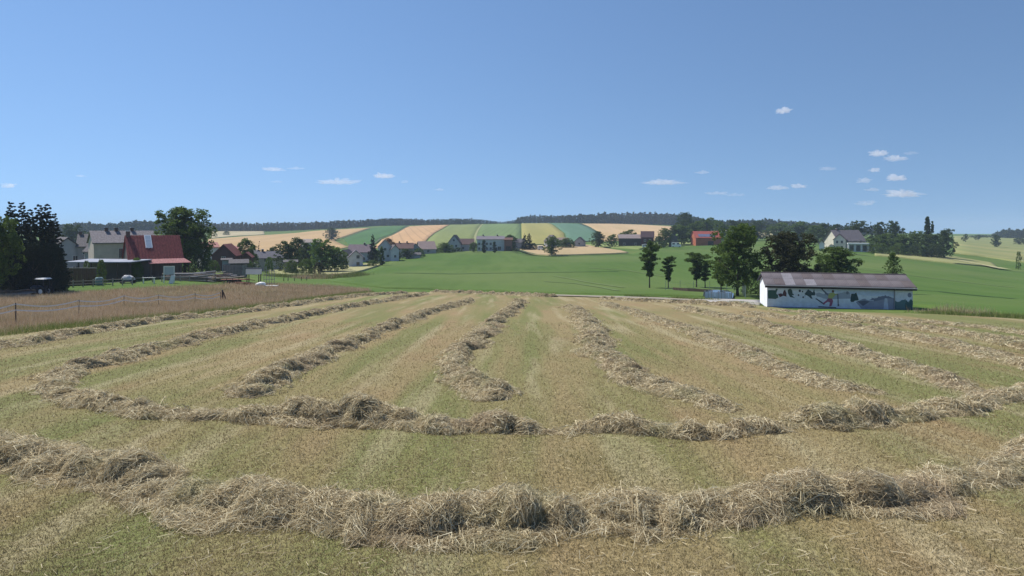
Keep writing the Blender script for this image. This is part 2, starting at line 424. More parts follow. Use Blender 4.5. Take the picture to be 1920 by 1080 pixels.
# ------------------------------------------------------------ blades and straws
def blades(n, x, y, z, h, wd, lean=.5, tint=None):
    """one triangle per blade"""
    a = rng.uniform(0, 2 * np.pi, n); b = rng.uniform(0, 2 * np.pi, n)
    l = h * lean * rng.uniform(.1, 1, n)
    V = np.empty((n, 3, 3))
    V[:, 0] = np.stack([x - np.cos(a) * wd / 2, y - np.sin(a) * wd / 2, z - .01], -1)
    V[:, 1] = np.stack([x + np.cos(a) * wd / 2, y + np.sin(a) * wd / 2, z - .01], -1)
    V[:, 2] = np.stack([x + np.cos(b) * l, y + np.sin(b) * l, z + h], -1)
    F = np.arange(n * 3).reshape(n, 3)
    t = tint if tint is not None else rng.uniform(0, 1, n)
    return V.reshape(-1, 3), F, np.repeat(t, 3)
n = 330000
px = rng.uniform(-150, 2070, n); py = 606 + (1170 - 606) * rng.uniform(0, 1, n) ** 1.0
yb = 4600.0 / (py - 502.5); xb = (px - 960) / FOC * yb
ok = yb < np.interp(px, epx, eY) - .3
xb, yb = xb[ok], yb[ok]; nb = len(xb)
sz = (yb / 10) ** .75
dens = fbm(xb * .9, yb * .9, 31)
V, Fb, T_ = blades(nb, xb, yb, field_z(xb, yb), rng.uniform(.015, .05, nb) * sz ** .6 * (.6 + .8 * dens), rng.uniform(.006, .016, nb) * sz, 1.6,
                   np.clip(rng.uniform(0, 1, nb) * .8 + .4 * (dens - .5) + .1, 0, 1))
m_stub = tinted('stubble_blades', [(.12, .09, .045), (.20, .155, .075), (.32, .25, .13), (.47, .385, .24)],
                patch=[((.15, .165, .055), .11, .46, .64, .55), ((.28, .19, .095), .32, .5, .68, .35)], transl=.25)
tag(link('stubble_grass', fast_mesh('stubble_grass', V, Fb, m_stub, False, T_)), label='short dry mown grass stubble covering the hay field', cat='stubble', kind='stuff')

m_hay = tinted('dry_hay', [(.18, .135, .075), (.48, .395, .245), (.72, .635, .43), (.88, .82, .61)],
               patch=[((.36, .36, .19), .8, .54, .70, .45), ((.46, .36, .25), .45, .54, .68, .45)], transl=.38)
m_core = layered('hay_core', (.40, .33, .21), [((.20, .16, .10), 5, (1, 1, 1), .4, .65, 0, .9), ((.38, .33, .22), 14, (1, 1, 1), .5, .7, 0, .6)], bump=.06, bscale=18)
def windrow(pts, wd, ht, label, n, amp=None, slen=.30, sw=.009, quads=2, seed=0, lump=.55, tuft=.62):
    if 20000 < n < 60000: wd, ht = wd * 1.14, ht * 1.16
    if n < 60000: n, sw, slen = int(n * 1.45), sw * .62, slen * .9
    W = np.array([at(*p[:2]) for p in pts]); am = np.array([p[2] if len(p) > 2 else 1.0 for p in pts])
    seg = np.r_[0, np.cumsum(np.hypot(*np.diff(W, axis=0).T))]
    Ltot = seg[-1]; ds = .10 if n > 60000 else .16
    s = np.arange(0, Ltot, ds)
    # smooth centre line
    def sm(a):
        v = np.interp(s, seg, a); k = max(3, int(1.4 / ds)) | 1; kk = np.hanning(k + 2)[1:-1]; kk /= kk.sum()
        return np.convolve(np.pad(v, k // 2, mode='edge'), kk, 'valid')
    cx, cy, A = sm(W[:, 0]), sm(W[:, 1]), sm(am)
    tx, ty = np.gradient(cx), np.gradient(cy); q = np.hypot(tx, ty); tx, ty = tx / q, ty / q
    off = (fbm(s * .55, seed * 7.3, 1) - .5) * .9 * wd
    cx, cy = cx - ty * off, cy + tx * off
    big_ = .42 + 1.0 * fbm(s * .95, seed * 3.1 + 50, 2, 2)
    fade = np.clip(s / .8, 0, 1) * np.clip((Ltot - s) / .8, 0, 1); fade = fade ** .5
    nv = 19; v = np.linspace(-1, 1, nv)
    Wd = wd * (.65 + .7 * fbm(s * .6, seed * 5 + 9, 4, 2)) * (.35 + .65 * np.minimum(A, 1.1)) * (.4 + .6 * fade)
    S, Vv = np.meshgrid(np.arange(len(s)), v, indexing='ij')
    GX = cx[S] - ty[S] * Vv * Wd[S] * .5; GY = cy[S] + tx[S] * Vv * Wd[S] * .5
    lf = fbm(GX * 2.3, GY * 2.3, seed + .5, 3)
    lf2 = 1 - np.abs(2 * fbm(GX * 1.3 + 3, GY * 1.3, seed + 7.5, 2) - 1)
    prof = np.clip(1 - Vv ** 2, 0, 1) ** .62
    Hh = ht * A[S] * fade[S] * big_[S] * prof * (1 - lump + lump * 2.0 * (lf * .55 + .45 * (lf2 - .35)))
    # the row is a low layer with separate tufts tumbled over it, steep on one side
    rt_ = np.random.default_rng(900 + seed); Hh = np.maximum(Hh, 0) * (1 - tuft) ; sv = S * ds
    q = rt_.uniform(0, .5)
    while q < Ltot:
        si = min(int(q / ds), len(s) - 1); amp = A[si] ** 1.25 * fade[si] * rt_.uniform(.45, 1.15)
        rs_, rv_ = rt_.uniform(.28, .62) * (.6 + .5 * A[si]), rt_.uniform(.30, .52) * wd
        vc = rt_.normal(0, .26); dsv = (sv - q) / rs_; dv = (Vv * Wd[S] * .5 - vc * wd * .5) / rv_
        jag = (fbm(GX * 3.1, GY * 3.1, seed + q, 2) - .5) * .9
        rr = dsv ** 2 + dv ** 2 + .35 * dsv * dv + jag
        dome = np.clip(1 - rr, 0, 1) ** .48 * (1 + .35 * np.clip(dsv, -1, 1) * rt_.choice([-1, 1, 1]))
        Hh = np.maximum(Hh, ht * 1.05 * tuft * 1.35 * amp * dome * prof ** .5)
        q += rt_.uniform(.30, .85)
    Hh = Hh + (fbm(GX * 6, GY * 6, 3.3, 2) - .5) * .07 * prof * A[S]
    cap = ht * 1.25; Hh = cap * np.tanh(np.maximum(Hh, 0) / cap)
    GZ = field_z(GX, GY) - .03 + Hh
    # overhang and sideways jumble
    GX2 = GX + (fbm(GX * 4, GY * 4, 21) - .5) * .16; GY2 = GY + (fbm(GX * 4, GY * 4, 33) - .5) * .16
    idx = np.arange(GX.size).reshape(GX.shape)
    F = np.stack([idx[:-1, :-1], idx[1:, :-1], idx[1:, 1:], idx[:-1, 1:]], -1).reshape(-1, 4)
    root = link('hay_windrow', fast_mesh('hay_windrow', np.stack([GX2, GY2, GZ - .05 * np.clip(prof, .2, 1)], -1).reshape(-1, 3), F, m_core, True))
    tag(root, label=label, cat='windrow', group='rows of raked hay on the mown field')
    # straws lie in locks that share a direction
    per = 9; nc = n // per
    cw = np.clip(A * big_, .05, None) ** 1.15 * Wd / np.maximum((cy / cy.min()), 1) ** .9; cw = cw / cw.sum()
    ci = rng.choice(len(s), nc, p=cw) + rng.uniform(0, 1, nc); cv = np.clip(rng.normal(0, .52, nc), -1.35, 1.35)
    ca = 2 * np.pi * fbm(ci * ds * 1.1, cv * 1.5, seed + 60, 2) * 2 + rng.normal(0, .5, nc)
    cl = slen * rng.uniform(.5, 1.3, nc); ct = rng.uniform(0, 1, nc); clift = rng.uniform(-.05, .34, nc) ** 1.0
    k = np.repeat(np.arange(nc), per); m = len(k)
    fi = np.clip(ci[k] + rng.normal(0, .09 / ds, m), 0, len(s) - 1.001); fv = cv[k] + rng.normal(0, .06, m) / np.maximum(Wd[fi.astype(int)], .3)
    i0 = fi.astype(int); fr = fi - i0
    vv = np.clip((fv + 1) / 2 * (nv - 1), 0, nv - 1.001); j0 = vv.astype(int); fj = vv - j0
    def bl(G): return (G[i0, j0]*(1-fr)*(1-fj) + G[i0+1, j0]*fr*(1-fj) + G[i0, j0+1]*(1-fr)*fj + G[i0+1, j0+1]*fr*fj)
    P = np.stack([bl(GX2), bl(GY2), bl(GZ)], -1)
    ta = np.stack([GX2[i0+1, j0] - GX2[i0, j0], GY2[i0+1, j0] - GY2[i0, j0], GZ[i0+1, j0] - GZ[i0, j0]], -1)
    tb = np.stack([GX2[i0, j0+1] - GX2[i0, j0], GY2[i0, j0+1] - GY2[i0, j0], GZ[i0, j0+1] - GZ[i0, j0]], -1)
    ta /= np.linalg.norm(ta, axis=1)[:, None] + 1e-9; tb /= np.linalg.norm(tb, axis=1)[:, None] + 1e-9
    nn = np.cross(ta, tb); nn /= np.linalg.norm(nn, axis=1)[:, None] + 1e-9; nn *= np.sign(nn[:, 2:3])
    out = np.abs(fv) > 1                          # scattered beside the row
    ex = np.where(out, fv - np.sign(fv), 0) * Wd[i0] * .5
    P[:, 0] += -ty[i0] * ex; P[:, 1] += tx[i0] * ex
    P[out, 2] = field_z(P[out, 0], P[out, 1]) + .03
    a = ca[k] + rng.normal(0, .38, m)
    d = np.cos(a)[:, None] * ta + np.sin(a)[:, None] * tb
    d = d + nn * (clift[k] * rng.uniform(.2, 1.2, m) * np.where(out, .2, 1))[:, None]
    L_ = (cl[k] * rng.uniform(.6, 1.3, m))[:, None]
    scl = np.maximum(P[:, 1] / 11.0, 1) ** .55
    wv = np.cross(d, rng.normal(0, 1, (m, 3))); wv /= np.linalg.norm(wv, axis=1)[:, None] + 1e-9
    wv *= (sw * rng.uniform(.5, 1.4, m) * scl)[:, None]
    P0 = P - d * L_ * .45; P1 = P + nn * (rng.uniform(0, .22, m)[:, None] * L_) + nn * .01; P2 = P + d * L_ * .55 - nn * (rng.uniform(0, .25, m)[:, None] * L_)
    side = np.cross(d, nn) * (rng.normal(0, .26, m)[:, None] * L_); P1 = P1 + side
    gz0 = TZ(P[:, 0], P[:, 1]) + .05
    for Q in (P0, P2): Q[:, 2] = np.maximum(Q[:, 2], gz0)
    V = np.stack([P0 - wv * .6, P0 + wv * .6, P1 - wv, P1 + wv, P2 - wv * .3, P2 + wv * .3], 1).reshape(-1, 3)
    b = np.arange(m)[:, None] * 6
    F = np.concatenate([b + np.array([[0, 1, 3, 2]]), b + np.array([[2, 3, 5, 4]])], 0)
    tint = np.clip(.25 * ct[k] + .75 * rng.uniform(0, 1, m) ** 1.3, 0, 1)
    st = link('loose_straw', fast_mesh('loose_straw', V, F, m_hay, False, np.repeat(tint, 6)), root)
    tag(st, kind='stuff')
    return root
windrow([(-90,848,1.5),(-20,856,1.6),(35,856,1.5),(85,885,.5),(130,897,1.0),(230,905,1.05),(290,925,.45),(350,935,.6),(430,952,1.15),(540,962,.9),(600,966,.75),(640,968,1.05),(720,970,1.15),(785,980,.55),(830,988,.95),(900,988,1.3),(985,978,1.25),(1050,985,.45),(1120,985,.7),(1150,972,.6),(1200,965,1.05),(1275,985,.45),(1350,975,.8),(1395,970,1.15),(1440,966,.75),(1490,962,1.15),(1560,955,1.1),(1660,945,1.0),(1760,935,.55),(1840,915,.5),(1900,885,.6),(1990,850,.7)],
        1.18, .38, 'thick foreground row of raked hay, closest of all to the camera', 230000, seed=1, slen=.40, sw=.0048, lump=.85, tuft=.86)
windrow([(96,742,.4),(120,752,.5),(180,765,.8),(225,775,.6),(262,787,.5),(300,786,.25),(345,785,.65),(385,787,.3),(420,790,.5),(460,794,.9),(520,790,1.0),(600,790,1.1),(680,788,1.3),(745,794,1.0),(765,800,.5),(800,806,.85),(850,810,.9),(880,806,.4),(935,806,.9),(985,812,.35),(1010,815,.1),(1075,815,.1),(1120,812,.75),(1170,812,.8),(1215,814,.75),(1245,817,.25),(1300,818,.9),(1325,815,.5),(1345,812,.25),(1400,810,.7),(1445,808,.15),(1480,803,.4),(1510,800,1.0),(1600,792,1.0),(1680,783,.6),(1730,777,.35),(1775,772,.85),(1830,766,.45),(1900,752,.5),(1980,735,.4)],
        1.25, .50, 'row of raked hay crossing the headland before the ends of the long rows', 100000, seed=2, slen=.38, sw=.006, lump=.8, tuft=.74)
windrow([(-90,668),(-20,656),(60,645),(180,622),(300,603),(420,592),(520,578),(600,566),(680,556),(760,551)], 1.3, .42,
        'leftmost long hay row, beside the green edge of the uncut meadow', 42000, seed=3, sw=.010, lump=.7)
windrow([(100,742,.5),(90,725,.6),(125,703,.8),(200,682,1),(270,664,1),(350,642,1),(450,619,1),(560,597,1),(640,581,1),(720,566,1),(800,553,1)], 1.3, .44,
        'second long hay row from the left, hooked round at its near end', 46000, seed=4, sw=.010, lump=.7)
windrow([(425,752,.7),(470,738,1),(520,708,1.1),(580,682,1),(640,652,1),(700,628,1),(760,604,1),(820,583,1),(885,565,1)], 1.25, .44,
        'third long hay row from the left, ending in a dark tuft above the headland row', 46000, seed=5, sw=.0095, lump=.75)
windrow([(945,758,.8),(900,735,1),(865,702,.8),(850,672,.9),(880,650,.9),(912,622,1),(940,597,1),(962,580,1),(975,566,1)], 1.15, .44,
        'middle hay row with a kink, pointing at the lone tree in the valley', 42000, seed=6, sw=.0095, lump=.8)
windrow([(1378,778,.5),(1330,760,.7),(1270,738,.9),(1210,718,.9),(1150,690,1),(1125,655,1),(1115,622,1),(1092,595,1),(1072,577,1)], 1.25, .40,
        'pale hay row just right of the middle, curving to the right at its near end', 44000, seed=7, sw=.0095, lump=.7)
windrow([(1665,745,.4),(1600,735,.7),(1530,718,.9),(1470,700,1),(1410,672,1),(1350,647,1),(1290,622,1),(1230,601,1),(1180,585,1),(1130,570,1)], 1.1, .28,
        'long pale hay row, second to the right of the middle', 44000, seed=8, sw=.0095, lump=.7)
windrow([(1860,748,.4),(1790,725,.8),(1720,700,1),(1640,675,1),(1560,650,1),(1490,628,1),(1420,608,1),(1350,593,1),(1270,580,1)], 1.3, .36,
        'long hay row passing below the left corner of the mural barn', 36000, seed=9, sw=.010, lump=.7)
windrow([(1990,708,1),(1900,682,1),(1820,660,1),(1730,640,1),(1640,624,1),(1560,610,1),(1480,600,1),(1400,588,1)], 1.2, .32,
        'third hay row below the mural barn, leaving the right edge of the picture', 26000, seed=10, sw=.011, lump=.7)
windrow([(1990,668,1),(1880,645,1),(1780,626,1),(1690,613,1),(1600,603,1),(1500,593,1)], 1.3, .38,
        'second hay row below the mural barn, thin and pale', 18000, seed=11, sw=.012, lump=.7)
windrow([(1990,638,.9),(1850,618,.9),(1740,606,.9),(1640,598,.9),(1540,589,.9),(1440,583,.9)], 1.1, .26,
        'hay row nearest to the foot of the mural barn', 15000, seed=12, sw=.012, lump=.7)
windrow([(810,548.5),(870,550.5),(930,553),(1000,556),(1040,558)], 1.6, .62,
        'far hay row along the back edge of the field, left of the pale track', 14000, seed=13, sw=.014, lump=.8)
windrow([(1120,562),(1180,565),(1250,568),(1330,572),(1420,578)], 1.5, .48,
        'far hay row at the back edge of the field, before the concrete apron', 12000, seed=14, sw=.013, lump=.8)

# single stalks dropped over the whole mown field
n = 5000
px = rng.uniform(-100, 2020, n); py = 600 + (1120 - 600) * rng.uniform(0, 1, n)
y = 4600.0 / (py - 502.5); x = (px - 960) / FOC * y
ok = y < np.interp(px, epx, eY) - 1; x, y = x[ok], y[ok]; n = len(x)
z = field_z(x, y) + .02; a = rng.uniform(0, 6.28, n); L_ = rng.uniform(.05, .18, n); ww = rng.uniform(.002, .004, n) * np.maximum(y / 11, 1) ** .7
dx, dy = np.cos(a) * L_ / 2, np.sin(a) * L_ / 2; nx, ny = -np.sin(a) * ww, np.cos(a) * ww; l = rng.uniform(0, .05, n)
V = np.stack([np.stack([x-dx-nx, y-dy-ny, z], -1), np.stack([x-dx+nx, y-dy+ny, z+.004], -1), np.stack([x+dx+nx, y+dy+ny, z+.004+l], -1), np.stack([x+dx-nx, y+dy-ny, z+l], -1)], 1).reshape(-1, 3)
tag(link('fallen_stalks', fast_mesh('fallen_stalks', V, np.arange(4*n).reshape(n, 4), m_hay, False, np.repeat(rng.uniform(.2, .7, n), 4))), label='single hay stalks scattered over the mown ground between the rows', cat='straw', kind='stuff')

# uncut meadow on the left: seed-headed dry grass with a green rim
mead = [(-300,662),(0,633),(120,619),(250,605),(400,591),(520,575),(640,557),(704,549),(690,543),(610,536),(480,533),(345,538),(230,543),(130,550),(0,556),(-300,560)]
m_meadow = layered('meadow_soil', (.22, .17, .09), [((.11, .14, .04), .3, (1, 1, 1), .45, .62, 0, .7)], bump=.1, bscale=3)
MW = unpoly(mead)
sheet('meadow', MW, m_meadow, off=.05, step=1.2, skirt=False)
def inside(x, y, poly):
    c = np.zeros(len(x), bool); n = len(poly)
    for i in range(n):
        (x0, y0), (x1, y1) = poly[i], poly[(i+1) % n]
        if y0 == y1: continue
        c ^= ((y0 > y) != (y1 > y)) & (x < (x1 - x0) * (y - y0) / (y1 - y0) + x0)
    return c
n = 420000
px = rng.uniform(-160, 710, n); Yq = rng.uniform(math.log(30), math.log(125), n); y = np.exp(Yq); x = (px - 960) / FOC * y
ok = inside(x, y, MW); x, y, px = x[ok], y[ok], px[ok]
edge_d = np.interp(px, epx, eY); dd = y - edge_d
g = dd + (fbm(x * .5, y * .5, 5) - .5) * 5
isg = g + rng.normal(0, 1.2, len(g)) < 2.8 * (y / 45)
far = fbm(x * .25, y * .25, 8)
kp = rng.uniform(0, 1, len(x)) < .8
x, y, dd, isg, far = x[kp], y[kp], dd[kp], isg[kp], far[kp]
n = len(x); z = TZ(x, y) + .04
h = np.where(isg, rng.uniform(.18, .42, n), rng.uniform(.25, .6, n) * (.7 + .6 * far)); wd = .012 * (y / 40) ** .8 * rng.uniform(.6, 1.5, n)
V, Fb, T_ = blades(n, x, y, z, h, wd * 1.5, .45)
m_dry = tinted('seeding_grass', [(.25, .165, .09), (.44, .315, .20), (.56, .43, .29), (.66, .55, .40)], patch=[((.16, .17, .06), .18, .5, .7, .5)], transl=.25)
m_rim = tinted('rim_grass', [(.09, .13, .03), (.14, .19, .045), (.21, .26, .07), (.42, .37, .20)], transl=.3)
for nm, msk, mt, lb in (('dry_meadow_grass', ~isg, m_dry, 'tall reddish brown seeding grass of the uncut meadow behind the tape fence'),
                        ('green_rim_grass', isg, m_rim, 'strip of lush green grass between the uncut meadow and the hay rows')):
    k = np.where(msk)[0]; V3 = V.reshape(-1, 3, 3)[k].reshape(-1, 3)
    tag(link(nm, fast_mesh(nm, V3, np.arange(len(V3)).reshape(-1, 3), mt, False, np.repeat(rng.uniform(0, 1, len(k)), 3))), label=lb, cat='grass', kind='stuff')
# weeds along the far edges
def fringe(pts, n, hmin, hmax, spread, mat, name, label, lean=.5):
    W = [at(*p) for p in pts]; W = np.array(W); seg = np.r_[0, np.cumsum(np.hypot(*np.diff(W, axis=0).T))]
    s = rng.uniform(0, seg[-1], n); x = np.interp(s, seg, W[:, 0]) + rng.normal(0, spread, n); y = np.interp(s, seg, W[:, 1]) + rng.normal(0, spread, n)
    cl = fbm(x * .7, y * .7, 77); h = rng.uniform(hmin, hmax, n) * (.2 + 1.6 * cl ** 1.5)
    V, Fq, T_ = blades(n, x, y, TZ(x, y) + .04, h, .014 * (y / 40) * rng.uniform(.6, 1.5, n) * 1.4, lean)
    tag(link(name, fast_mesh(name, V, Fq, mat, False, T_)), label=label, cat='grass', kind='stuff')
fringe([(1735,588),(1800,591),(1920,598),(2000,604)], 7000, .12, .5, .6, m_rim, 'roadside_weeds', 'tangle of tall green and yellow weeds along the field edge right of the mural barn')
fringe([(1735,586),(1790,588),(1850,592)], 900, .3, 1.0, .6, m_dry, 'withered_weeds', 'clump of withered yellow weeds right of the mural barn')
fringe([(1180,556),(1250,560),(1330,564),(1420,573)], 7000, .15, .4, .5, m_rim, 'verge_grass', 'green verge grass between the track and the pond')
fringe([(510,518),(560,521),(640,521),(680,516)], 9000, .4, 1.3, 1.3, m_rim, 'ditch_weeds', 'dark weeds in the ditch right of the farm yard')
fringe([(560,522),(620,521),(650,518)], 5000, .4, 1.2, 1.2, m_dry, 'ditch_reeds', 'pale dry reeds in the ditch right of the farm yard')

# ------------------------------------------------------------ trees
def leafmat(name, a, b, c, transl=.25):
    return tinted(name, [a, b, c], transl=transl, rough=.7)
m_leaf = leafmat('leaf_green', (.045, .075, .015), (.085, .135, .028), (.15, .21, .05), .42)
m_leafd = leafmat('leaf_dark', (.030, .048, .015), (.055, .085, .025), (.095, .13, .038), .35)
m_leafl = leafmat('leaf_light', (.06, .11, .018), (.10, .17, .03), (.16, .24, .05), .4)
m_leafp = leafmat('leaf_purple', (.026, .030, .014), (.046, .05, .022), (.085, .09, .035), .3)
m_leafo = leafmat('leaf_russet', (.09, .045, .02), (.13, .07, .03), (.16, .09, .04))
m_spruce = leafmat('spruce_needles', (.009, .018, .010), (.014, .026, .013), (.028, .045, .02), .1)
m_bark = M('bark', (.06, .05, .04), (.10, .085, .065), scale=6, stretch=(1, 1, .2), bump=.02)
LEAF = dict(green=m_leaf, dark=m_leafd, light=m_leafl, purple=m_leafp, russet=m_leafo, spruce=m_spruce)
def leaf_cloud(C, rad, per, size, flatz=.6, tint_c=None):
    """quads round clump centres C (n,3) with radii rad"""
    k = np.repeat(np.arange(len(C)), per); m = len(k)
    d = rng.normal(0, 1, (m, 3)); d /= np.linalg.norm(d, axis=1)[:, None]; d *= (rng.uniform(.25, 1, m) ** .5 * rad[k])[:, None]; d[:, 2] *= flatz
    P = C[k] + d
    a = rng.normal(0, 1, (m, 3)); a[:, 2] *= .6; a /= np.linalg.norm(a, axis=1)[:, None]
    b = np.cross(a, rng.normal(0, 1, (m, 3))); b /= np.linalg.norm(b, axis=1)[:, None]
    s = (size * rng.uniform(.6, 1.3, m))[:, None]; a *= s * .5; b *= s * .36
    V = np.stack([P - a, P - b, P + a, P + b], 1).reshape(-1, 3)
    t = (tint_c[k] if tint_c is not None else .5) * .6 + rng.uniform(0, .4, m)
    return V, np.arange(4 * m).reshape(m, 4), np.repeat(np.clip(t, 0, 1), 4)
PROTO = {}
def proto(kind, detail, var=0):
    """unit-height tree meshes (trunk, crown); the crown is about 'wide' wide"""
    key = (kind, detail, var)
    if key in PROTO: return PROTO[key]
    r = np.random.default_rng(hash((len(kind), kind[0], detail, var)) % 1000 if False else (sum(map(ord, kind)) * 31 + detail * 7 + var))
    nc, per, size = {3: (480, 44, .024), 2: (260, 26, .038), 1: (90, 18, .06)}[detail]
    tr = MB()
    if kind == 'round':       # broad deciduous, unit height, radius ~.38
        nl = {3: 28, 2: 14, 1: 8}[detail]; lo = .24 if detail == 3 else .16
        lz = lo + (.94 - lo) * (np.arange(nl) + r.uniform(.1, .9, nl)) / nl; la = np.arange(nl) * 2.4 + r.normal(0, .5, nl) + var
        q = (lz - lo) / (1 - lo); lr = .265 * np.sin(np.pi * (q * .80 + .16)) ** .7 * r.uniform(.55, 1.12, nl); lrad = r.uniform(.11, .165, nl) * (1.12 - .45 * q) * (1 if detail == 3 else 1.25)
        k = r.integers(0, nl, nc); dd = r.normal(0, 1, (nc, 3)); dd /= np.linalg.norm(dd, axis=1)[:, None]; dd *= (r.uniform(.35, 1, nc) ** .5 * lrad[k])[:, None]
        C = np.stack([np.cos(la[k]) * lr[k], np.sin(la[k]) * lr[k], np.minimum(lz[k], .93)], -1) + dd * np.array([1.15, 1.15, .8])
        core = r.uniform(0, 1, nc) < .22; C[core, :2] *= .4
        C[:, 2] = np.minimum(C[:, 2], .985)
        rad = r.uniform(.028, .06, nc) * (1 if detail == 3 else 1.25)
        base = .14
    elif kind == 'layered':   # open crown in tiers with gaps (alder, ash)
        nt_ = 15; br = []
        for i in range(nt_ * 2):
            z = .26 + .68 * (i / (nt_ * 2)) + r.normal(0, .015); th = i * 2.4 + var * 1.7 + r.normal(0, .6); ln = .30 * math.sin(math.pi * min(1, .22 + .76 * (1 - (z - .26) / .74)) ) ** .7 * r.uniform(.4, 1.15)
            br.append((z, th, max(ln, .06)))
        C = []
        for z, th, ln in br:
            for q in range(max(2, nc // (nt_ * 2))):
                u = r.uniform(.1, 1) ** .7
                C.append((math.cos(th + r.normal(0, .25)) * ln * u, math.sin(th + r.normal(0, .25)) * ln * u, z + ln * u * .25 + r.normal(0, .012)))
            tr.tube([(0, 0, z - .04), (math.cos(th) * ln * .5, math.sin(th) * ln * .5, z + ln * .08), (math.cos(th) * ln, math.sin(th) * ln, z + ln * .25)], [.008, .005, .002], 5)
        C = np.array(C); nc = len(C); rad = r.uniform(.03, .062, nc); base = .26
    elif kind == 'spruce':
        zs = 1 - r.uniform(0, 1, nc) ** .72 * .97; th = r.uniform(0, 2*np.pi, nc)
        tier = .8 + .35 * ((zs * 23) % 1)
        rr = (.02 + .19 * (1 - zs) ** .85) * tier * r.uniform(.35, 1.05, nc)
        C = np.stack([np.cos(th) * rr, np.sin(th) * rr, zs - rr * .3], -1); rad = .008 + .05 * (1 - zs) * r.uniform(.6, 1, nc); base = .03
    elif kind == 'poplar':
        zs = r.uniform(.04, 1, nc); th = r.uniform(0, 2*np.pi, nc)
        rr = .085 * np.sin(np.pi * np.clip(zs * .9 + .08, 0, 1)) ** .5 * r.uniform(.3, 1.1, nc)
        C = np.stack([np.cos(th) * rr, np.sin(th) * rr, zs * .97], -1); rad = r.uniform(.015, .04, nc); base = .05
    elif kind == 'bush':
        zs = r.uniform(0, 1, nc); th = r.uniform(0, 2*np.pi, nc)
        rr = .55 * np.sqrt(np.clip(1 - (zs * .95) ** 2, 0, 1)) * (.85 + .22 * np.sin(th * 3 + var) + .1 * np.sin(th * 8)) * r.uniform(.5, 1, nc) ** .5
        C = np.stack([np.cos(th) * rr, np.sin(th) * rr, .04 + .88 * zs], -1); rad = r.uniform(.05, .11, nc); base = .02
    elif kind == 'sparse':    # thin young tree
        zs = r.uniform(.05, 1, nc); th = r.uniform(0, 2*np.pi, nc)
        rr = .26 * np.sin(np.pi * (zs * .8 + .15)) * r.uniform(.1, 1, nc)
        C = np.stack([np.cos(th) * rr, np.sin(th) * rr, zs * .95 + rr * .3], -1); rad = r.uniform(.015, .035, nc); per = per // 3; base = .05
    # trunk and limbs
    tr.tube([(0, 0, -.02), (.004, 0, .1), (-.006, .004, .35), (.004, -.004, .6), (0, 0, .86)], [.024, .018, .013, .008, .002] if kind != 'bush' else [.02, .015, .01, .006, .002], 8)
    if kind in ('round', 'bush', 'sparse'):
        for i in range(9):
            th = i * 2.4 + var; z = base + .04 + i * .05; ln = .26 * r.uniform(.7, 1.1)
            tr.tube([(0, 0, z), (math.cos(th) * ln * .5, math.sin(th) * ln * .5, z + ln * .4), (math.cos(th) * ln, math.sin(th) * ln, z + ln * .9)], [.011, .007, .002], 5)
    ct = noise(C[:, 0] * 9 + var, C[:, 1] * 9, C[:, 2] * 9)
    V, F, T = leaf_cloud(C, rad, per, size * (.7 if kind == 'spruce' else 1), .55 if kind in ('layered', 'spruce') else .75, ct)
    crown = (V, F, T)
    PROTO[key] = (tr.mesh('trunk', m_bark, True), crown, {}); return PROTO[key]
def tree(px, Y, py_top, kind, leaf, detail, name, label, width=None, group=None, base_py=None, rz=None, cat='tree', var=0):
    """a tree standing at depth Y under picture column px whose tip reaches row py_top"""
    if base_py is not None:
        x, Y = at(px, base_py)
    x, y = ray(px, Y); z0 = tz(x, y)
    h = zpy(py_top, Y) - z0
    root = empty(name, (x, y, z0), rz if rz is not None else random.uniform(0, 6.28), label=label, cat=cat, group=group)
    trm, (V, F, T), cache = proto(kind, detail, var)
    if leaf not in cache: cache[leaf] = fast_mesh('crown', V, F, LEAF[leaf], False, T)
    base_w = {'round': .70, 'layered': .62, 'spruce': .42, 'poplar': .29, 'bush': 1.25, 'sparse': .5}[kind]
    sxy = h if width is None else (width * Y / FOC) / base_w
    for nm, me in (('trunk', trm), ('crown', cache[leaf])):
        o = link(nm, me, root); o.scale = (sxy, sxy, h)
    return root

# the clump of trees at the pond
tree(1218, 110, 453, 'layered', 'green', 3, 'alder_tree', 'tall slender dark green tree with bare straight trunk, leftmost by the pond', 42, var=1, base_py=541)
tree(1253, 110, 480, 'layered', 'green', 3, 'alder_tree', 'short slender tree with a bare trunk at the left end of the pond netting', 32, var=2, base_py=541)
tree(1306, 108, 472, 'layered', 'green', 3, 'alder_tree', 'slim tree with two trunks behind the pond, next to the big tree', 44, var=3, base_py=540)
tree(1322, 108, 486, 'layered', 'green', 3, 'young_tree', 'smaller tree tucked between the slim tree and the big tree at the pond', 34, var=1, base_py=541)
tree(1383, 90, 420, 'round', 'green', 3, 'ash_tree', 'tallest tree of the pond clump, broad and bright green', 96, var=1, base_py=556)
tree(1352, 90, 480, 'layered', 'green', 3, 'young_tree', 'low leafy tree filling the left foot of the tallest pond tree', 46, var=2, base_py=552)
tree(1481, 84, 433, 'round', 'purple', 3, 'copper_beech_tree', 'big dark purplish tree directly behind the left end of the mural barn', 104, var=2)
tree(1440, 78, 500, 'bush', 'dark', 3, 'elder_bush', 'dark green bush at the left corner of the mural barn', 44, cat='bush', var=1)
tree(1571, 92, 463, 'round', 'green', 3, 'willow_tree', 'rounded green tree behind the middle of the mural barn', 84, var=3)
tree(1541, 88, 490, 'bush', 'dark', 2, 'hazel_bush', 'low dark bush between the purplish tree and the rounded tree behind the mural barn', 34, cat='bush', var=2)
tree(1674, 98, 471, 'sparse', 'green', 3, 'young_tree', 'thin see-through young tree behind the right half of the mural barn', 34, var=1)
tree(1408, 92, 505, 'bush', 'green', 2, 'undergrowth_bush', 'bush under the tallest pond tree', 50, cat='bush', var=3)
